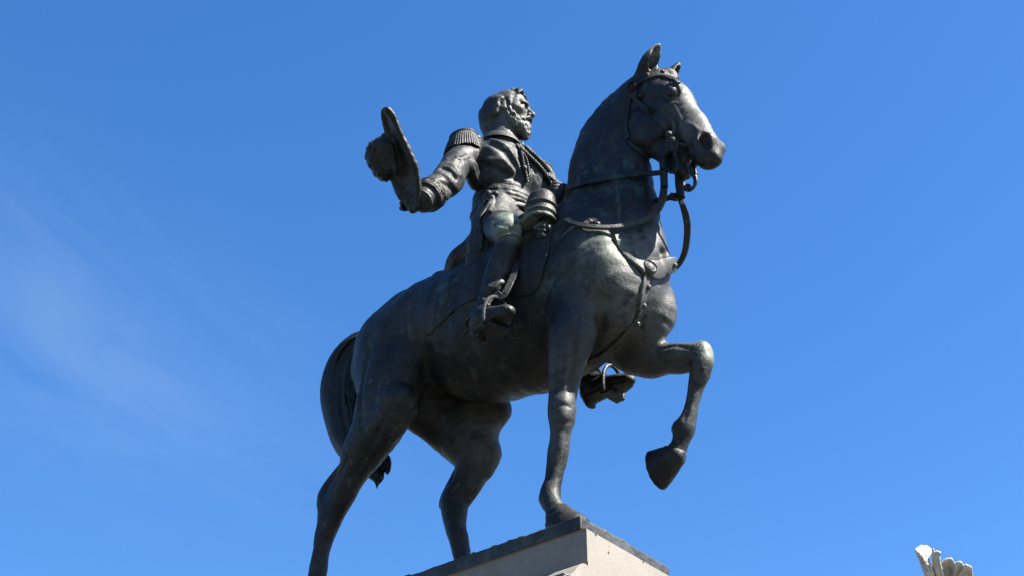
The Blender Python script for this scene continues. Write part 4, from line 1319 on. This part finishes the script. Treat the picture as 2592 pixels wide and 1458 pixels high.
# stirrups with their leathers
def stirrup(leather, top, heel, toe, fwd, lat, up, name='stirrup'):
    st = bpy.data.objects.new(name, None); link(st, saddle)
    mb = MB()
    L = np.linalg.norm(toe - heel)
    base = heel + fwd * L * .60 - up * .025
    w = .125
    pts = []
    for a in np.linspace(-.15, 1.15, 21):
        t = math.pi * a
        pts.append(base + lat * w * math.cos(t) + up * (.055 + .215 * max(0, math.sin(t)) ** .8 if math.sin(t) > 0 else .055 + .12 * math.sin(t)))
    mb.tube(pts, .017, 8)
    mb.build('stirrup_iron', M_BRONZE, st)
    mb = MB()
    f2 = fwd * .05
    v = []
    for s in (0, 1):
        q = base - up * .020 * s
        v += [q - lat * (w - .02) - f2, q + lat * (w - .02) - f2, q + lat * (w - .03) + f2, q - lat * (w - .03) + f2]
    mb.add(v, [(0, 1, 2, 3), (7, 6, 5, 4), (0, 4, 5, 1), (1, 5, 6, 2), (2, 6, 7, 3), (3, 7, 4, 0)])
    mb.build('tread', M_BRONZE, st, smooth=False)
    mb = MB()
    head = base + up * .275
    leather = list(leather) + [head + up * .03, head - up * .0]
    mb.strap(leather, [np.array([.45, .85 * (1 if heel[1] > 0 else -1), -.1])] * len(leather), [.055] * (len(leather) - 1) + [.055], .02, 4)
    q = np.array(leather[-2])
    mb.build('stirrup_leather', M_BRONZE, st)
    mb = MB()
    b2 = leather[-3] * .35 + q * .65
    ax = leather[-3] - q; ax = ax / np.linalg.norm(ax)
    sd = np.cross(ax, (.45, -.85, -.1)); sd /= np.linalg.norm(sd)
    for u in (-.03, .03):
        mb.tube([b2 + ax * u - sd * .04, b2 + ax * u + sd * .04], .011, 6)
    mb.build('buckle', M_BRONZE, st)
    return st
stirrup([P(1312, 620, -.50), P(1308, 665, -.57), P(1300, 697, -.62), P(1286, 728, -.68), P(1271, 752, -.71)], None, heel_n, toe_n, fw_, la_, up_)
stirrup([P(1545, 800, .60), P(1545, 860, .62), P(1545, 900, .62)], None, heel_f, toe_f, ff_, lf_, uf_)
# spur on the near boot
mb = MB()
sp = heel_n + up_ * .13
mb.tube([sp + fw_ * .12 - la_ * .09, sp - fw_ * .0 - la_ * .085, sp - fw_ * .06, sp + la_ * .085, sp + fw_ * .12 + la_ * .09], .014, 8, 4)
mb.tube([sp - fw_ * .06, sp - fw_ * .15 - up_ * .02], .012, 8)
mb.lathe([(.03, -.006), (.03, .006)], sp - fw_ * .16 - up_ * .02, la_, 10)
mb.build('spur', M_BRONZE, boot_n)

# ------------------------------------------------------------------ plinth, pedestal, ground, far finial
def hit_plane(px, py, axis, val):
    d = ray(px, py)
    return CAM + (val - CAM[axis]) / d[axis] * d
T = Sculpt((-3.46, -PW / 2 - .03, -.14), (.03, PW / 2 + .03, .03), .009)
X, Y, Z = T.ax[0][:, None, None], T.ax[1][None, :, None], T.ax[2][None, None, :]
rc = .10
qx = np.maximum(X - 0.0, -3.42 - X)
qy = np.abs(Y) - PW / 2
fx, fy = np.maximum(X + rc, 0) * (Y > 0), np.maximum(Y - (PW / 2 - rc), 0) * (X > -1)
rnd = np.where((X > -rc) & (Y > PW / 2 - rc), np.sqrt((X + rc) ** 2 + (Y - (PW / 2 - rc)) ** 2) - rc, -1.0)
flat = np.maximum(np.maximum(qx, qy), rnd)
qz = np.maximum(Z - 0.0, -.112 - Z)
T.d = -smin(-np.broadcast_to(flat, T.d.shape).astype(np.float32), -np.broadcast_to(qz, T.d.shape).astype(np.float32), .012)
T.noise(.3, .0012, 81); T.noise(.06, .0008, 82)
rr = random.Random(8)
for i in range(26):                                    # dents and beads along the upper edges
    x = rr.uniform(-3.2, -.05); s = rr.choice((1, -1))
    T.chain([(x, -PW / 2 + .002, 0, .005), (x + rr.uniform(.02, .07), -PW / 2 + .002, 0, .004)], k=.012, n=1, mode='add' if s > 0 else 'cut')
for i in range(6):
    y = rr.uniform(-.4, .45)
    T.chain([(.0, y, 0, .005), (.0, y + rr.uniform(.02, .06), 0, .004)], k=.012, n=1, mode='add' if i % 2 else 'cut')
sculpt_obj('plinth', T, M_PLINTH, ROOT)

M_STONE, N = new_mat('pale_granite')
g1 = N.noise(70, 3, .7); g2 = N.noise(24, 4, .65); g3 = N.noise(1.6, 5, .6); g4 = N.noise(3.0, 5, .6, (2.2, 2.2, .25))
c = N.mix(N.ramp(g3, .3, .7), (.155, .140, .120), (.188, .170, .146))
c = N.mix(N.ramp(g1, .46, .66, 0, .75), c, (.115, .105, .096))
c = N.mix(N.ramp(g2, .52, .70, 0, .40), c, (.215, .195, .158))
c = N.mix(N.ramp(g4, .53, .68, 0, .70), c, (.15, .125, .085))
N.put(c, N.p.inputs['Base Color']); N.p.inputs['Roughness'].default_value = .85
N.bump(N.math('ADD', g1, g2), .004, .22)

PED = bpy.data.objects.new('stone_pedestal', None); PED.location = (0, 0, ZT); link(PED)
PED['label'] = 'pale granite pedestal with moulded top carrying the bronze horse and rider'
PED['category'] = 'pedestal'
zt = -.112
cf = hit_plane(1483, 1333, 2, zt + .012)
XF = float(cf[0])
def yz(px, py):
    q = hit_plane(px, py, 0, XF); return (float(q[1]), float(q[2]))
top_o, bot_o = yz(1486, 1341), yz(1487, 1420)
bot2 = yz(1487.5, 1432)
die = yz(1427, 1449)
yo = bot_o[0]; zo1 = bot_o[1]; zo2 = bot2[1]; yd = die[0]; zd = die[1]
XB = -3.42 - XF
def extrude(mb, prof, x0, x1):
    """profile of (y, z) on one side mirrored to the other, pushed along x"""
    full = prof + [(-y, z) for y, z in prof[::-1]]
    n = len(full)
    v = [(x0, y, z) for y, z in full] + [(x1, y, z) for y, z in full]
    mb.add(v, [(i, (i + 1) % n, (i + 1) % n + n, i + n) for i in range(n)] + [tuple(range(n))[::-1], tuple(range(n, 2 * n))])
    return mb
def beveled(o, w=.006):
    md = o.modifiers.new('worn', 'BEVEL'); md.width = w; md.segments = 2; md.limit_method = 'ANGLE'; md.angle_limit = math.radians(40)
    return o
mb = MB()
bv = -PW / 2 - .004
prof = [(bv, zt - .0), (yo, top_o[1]), (yo, zo1), (yo + .006, zo1 - .004), (yo + .006, zo2)]
dy = yd - (yo + .006)
for i in range(1, 15):                                 # cyma under the slab
    t = i / 14
    prof.append((yo + .006 + dy * t, zo2 + (zd - zo2) * (.5 - .5 * math.cos(math.pi * t)) - .030 * math.sin(2 * math.pi * t) * -1 * .5))
extrude(mb, prof, XB, XF)
beveled(mb.build('cornice', M_STONE, PED, smooth=False), .005)
mb = MB()
extrude(mb, [(yd + .004, zd - .002), (yd + .004, -4.9)], XB + .004, XF - .003)
beveled(mb.build('die', M_STONE, PED, smooth=False), .012)
mb = MB()
extrude(mb, [(yd - .02, -4.9), (yd - .05, -5.0), (yd - .18, -5.12), (yd - .22, -5.2), (yd - .22, -5.55), (yd - .5, -5.56), (yd - .5, -5.95), (yd - .9, -5.96), (yd - .9, -ZT - .05)], XB - .5, XF + .5)
beveled(mb.build('base_steps', M_STONE, PED, smooth=False), .015)
# small chips and drill holes on the front face
M_HOLE, N = new_mat('dark_pitting')
N.put(N.mix(N.noise(80), (.012, .011, .010), (.02, .018, .016)), N.p.inputs['Base Color']); N.p.inputs['Roughness'].default_value = .95
for x, y, r in ((1502, 1347.5, .005), (1507.5, 1354, .010), (1540, 1399, .009), (1628, 1423, .008)):
    q = hit_plane(x, y, 0, XF)
    mb = MB()
    mb.lathe([(r, -.006), (r, .0015), (.0005, .0016)], q, (1, 0, 0), 10)
    mb.build('drill_hole', M_HOLE, PED)

# ground
M_GROUND, N = new_mat('paved_ground')
v = N.nt.nodes.new('ShaderNodeTexBrick'); v.inputs['Scale'].default_value = 1.2
v.inputs['Color1'].default_value = (.05, .047, .042, 1); v.inputs['Color2'].default_value = (.04, .038, .035, 1); v.inputs['Mortar'].default_value = (.035, .034, .03, 1)
v.inputs['Mortar Size'].default_value = .012
N.nt.links.new(N.tc.outputs['Object'], v.inputs['Vector'])
N.put(N.mix(N.ramp(N.noise(.4, 6), .35, .65, 0, .5), v.outputs[0], (.05, .06, .04)), N.p.inputs['Base Color']); N.p.inputs['Roughness'].default_value = .9
mb = MB()
mb.add([(3000 * math.cos(a), 3000 * math.sin(a), 0) for a in np.linspace(0, 2 * math.pi, 65)[:-1]], [tuple(range(64))])
gd = mb.build('ground', M_GROUND, None, smooth=False)
gd['kind'] = 'structure'

# carved marble finial on a column farther back
M_MARBLE, N = new_mat('white_marble')
m1 = N.noise(9, 6, .6); m2 = N.noise(3.0, 4, .6)
c = N.mix(N.ramp(m1, .45, .7, 0, .35), (.40, .38, .34), (.30, .28, .24))
c = N.mix(N.ramp(m2, .52, .72, 0, .35), c, (.22, .20, .15))
N.put(c, N.p.inputs['Base Color']); N.p.inputs['Roughness'].default_value = .6
N.bump(N.noise(30, 4), .01, .4)
DF = 26.0
def PF(x, y, dd=0.0): return PD(x, y, DF + dd)
axis0 = PF(2392, 1530)
COL = bpy.data.objects.new('stone_column', None); COL.location = (0, 0, ZT); link(COL)
COL['label'] = 'white marble column topped by carved acanthus leaves, behind the statue'
COL['category'] = 'column'
COL['kind'] = 'thing'
PED['kind'] = 'thing'
lo_, hi_ = PF(2392, 1440) - (.95, .95, .95), PF(2392, 1440) + (.95, .95, .75)
T = Sculpt(lo_, hi_, .009)
# left: a curled leaf seen from its ribbed tip, bulging towards the viewer
for i in range(9):
    t = i / 8
    ang = math.radians(150 - 128 * t)
    tip = (2337 + 21 * math.cos(ang), 1404 - 21 * math.sin(ang))
    r = .040 + .006 * (i % 2)
    q0, q1 = -.10 + .34 * t, -.14 + .36 * t
    T.chain([list(PF(2336, 1424, .02)) + [.045], list(PF(2337 + 12 * math.cos(ang), 1410 - 11 * math.sin(ang), q1)) + [r], list(PF(*tip, q0 + .05)) + [r * .62]], k=.008)
T.chain([list(PF(2338, 1418, .06)) + [.055, .07], list(PF(2341, 1426, .04)) + [.06, .09], list(PF(2350, 1450, .05)) + [.07, .10], list(PF(2366, 1482, .15)) + [.12]], k=.03)
# stalks
for a, b, c_, r in (((2362, 1391), (2364, 1425), (2376, 1470), .030), ((2370, 1395), (2369, 1424), (2382, 1470), .026), ((2377, 1399), (2376, 1422), (2390, 1470), .030), ((2350, 1414), (2356, 1440), (2367, 1475), .026), ((2344, 1430), (2352, 1450), (2363, 1478), .026), ((2338, 1444), (2346, 1454), (2358, 1476), .026)):
    T.chain([list(PF(*a, -.16)) + [r * .8], list(PF(*b, -.12)) + [r], list(PF(*c_, .0)) + [r]], k=.008)
T.chain([list(PF(2368, 1402, -.04)) + [.05, .06], list(PF(2370, 1430, .0)) + [.07, .08], list(PF(2378, 1470, .12)) + [.1, .1]], k=.02)
# right leaf: a cupped sheet with lobes, its hollow side towards the viewer
leaf = [(2378, 1430), (2386, 1420), (2396, 1416), (2406, 1414), (2411, 1418), (2416, 1426), (2420, 1437), (2422.5, 1434), (2424, 1423), (2433, 1424.5), (2438, 1431), (2441, 1441), (2443, 1438), (2444, 1429), (2453, 1434), (2459, 1438), (2461, 1446), (2461, 1460), (2462, 1490)]
root_ = (2398, 1500)
lf = np.vstack([np.array(leaf[i]) + (np.array(leaf[i + 1]) - np.array(leaf[i])) * t for i in range(len(leaf) - 1) for t in (0, .33, .67)])
for i, q in enumerate(lf):
    ch = []
    for k in range(6):
        u = k / 5
        p = (root_[0] + (q[0] - root_[0]) * u + 3.0 * math.sin(math.pi * u) * (1 if q[0] < 2412 else -1), root_[1] + (q[1] - root_[1]) * u)
        ch.append(list(PF(p[0], p[1], .18 + .16 * math.sin(math.pi * u * .8) - .30 * u ** 3)) + [.044 - .031 * u])
    T.chain(ch, k=.022, n=2)
T.chain([list(PF(2380, 1505, .2)) + [.28], list(PF(2400, 1535, .1)) + [.36]], k=.06)
T.noise(.12, .003, 91); T.noise(.04, .0015, 92)
sculpt_obj('capital', T, M_MARBLE, COL)
ax0 = PF(2396, 1545)
mb = MB()
zb = -ZT
mb.lathe([(.55, zb + .9), (.52, zb + 1.0), (.50, zb + 2.5), (.44, ax0[2] - .6), (.40, ax0[2] - .25), (.46, ax0[2] - .22), (.46, ax0[2] - .12), (.40, ax0[2] - .1), (.38, ax0[2] + .1)], (ax0[0], ax0[1], 0), (0, 0, 1), 40)
mb.build('shaft', M_MARBLE, COL)
mb = MB()
box_ = lambda h0, h1, w: mb.add([(ax0[0] + sx * w, ax0[1] + sy * w, z) for z in (zb + h0, zb + h1) for sx, sy in ((-1, -1), (1, -1), (1, 1), (-1, 1))], [(3, 2, 1, 0), (4, 5, 6, 7), (0, 1, 5, 4), (1, 2, 6, 5), (2, 3, 7, 6), (3, 0, 4, 7)])
box_(-.05, .4, 1.1); box_(.4, .75, .85)
mb.build('base', M_MARBLE, COL, smooth=False)
mb = MB(); mb.lathe([(.72, zb + .75), (.74, zb + .8), (.70, zb + .86), (.60, zb + .88), (.57, zb + .92)], (ax0[0], ax0[1], 0), (0, 0, 1), 40); mb.build('torus_moulding', M_MARBLE, COL)
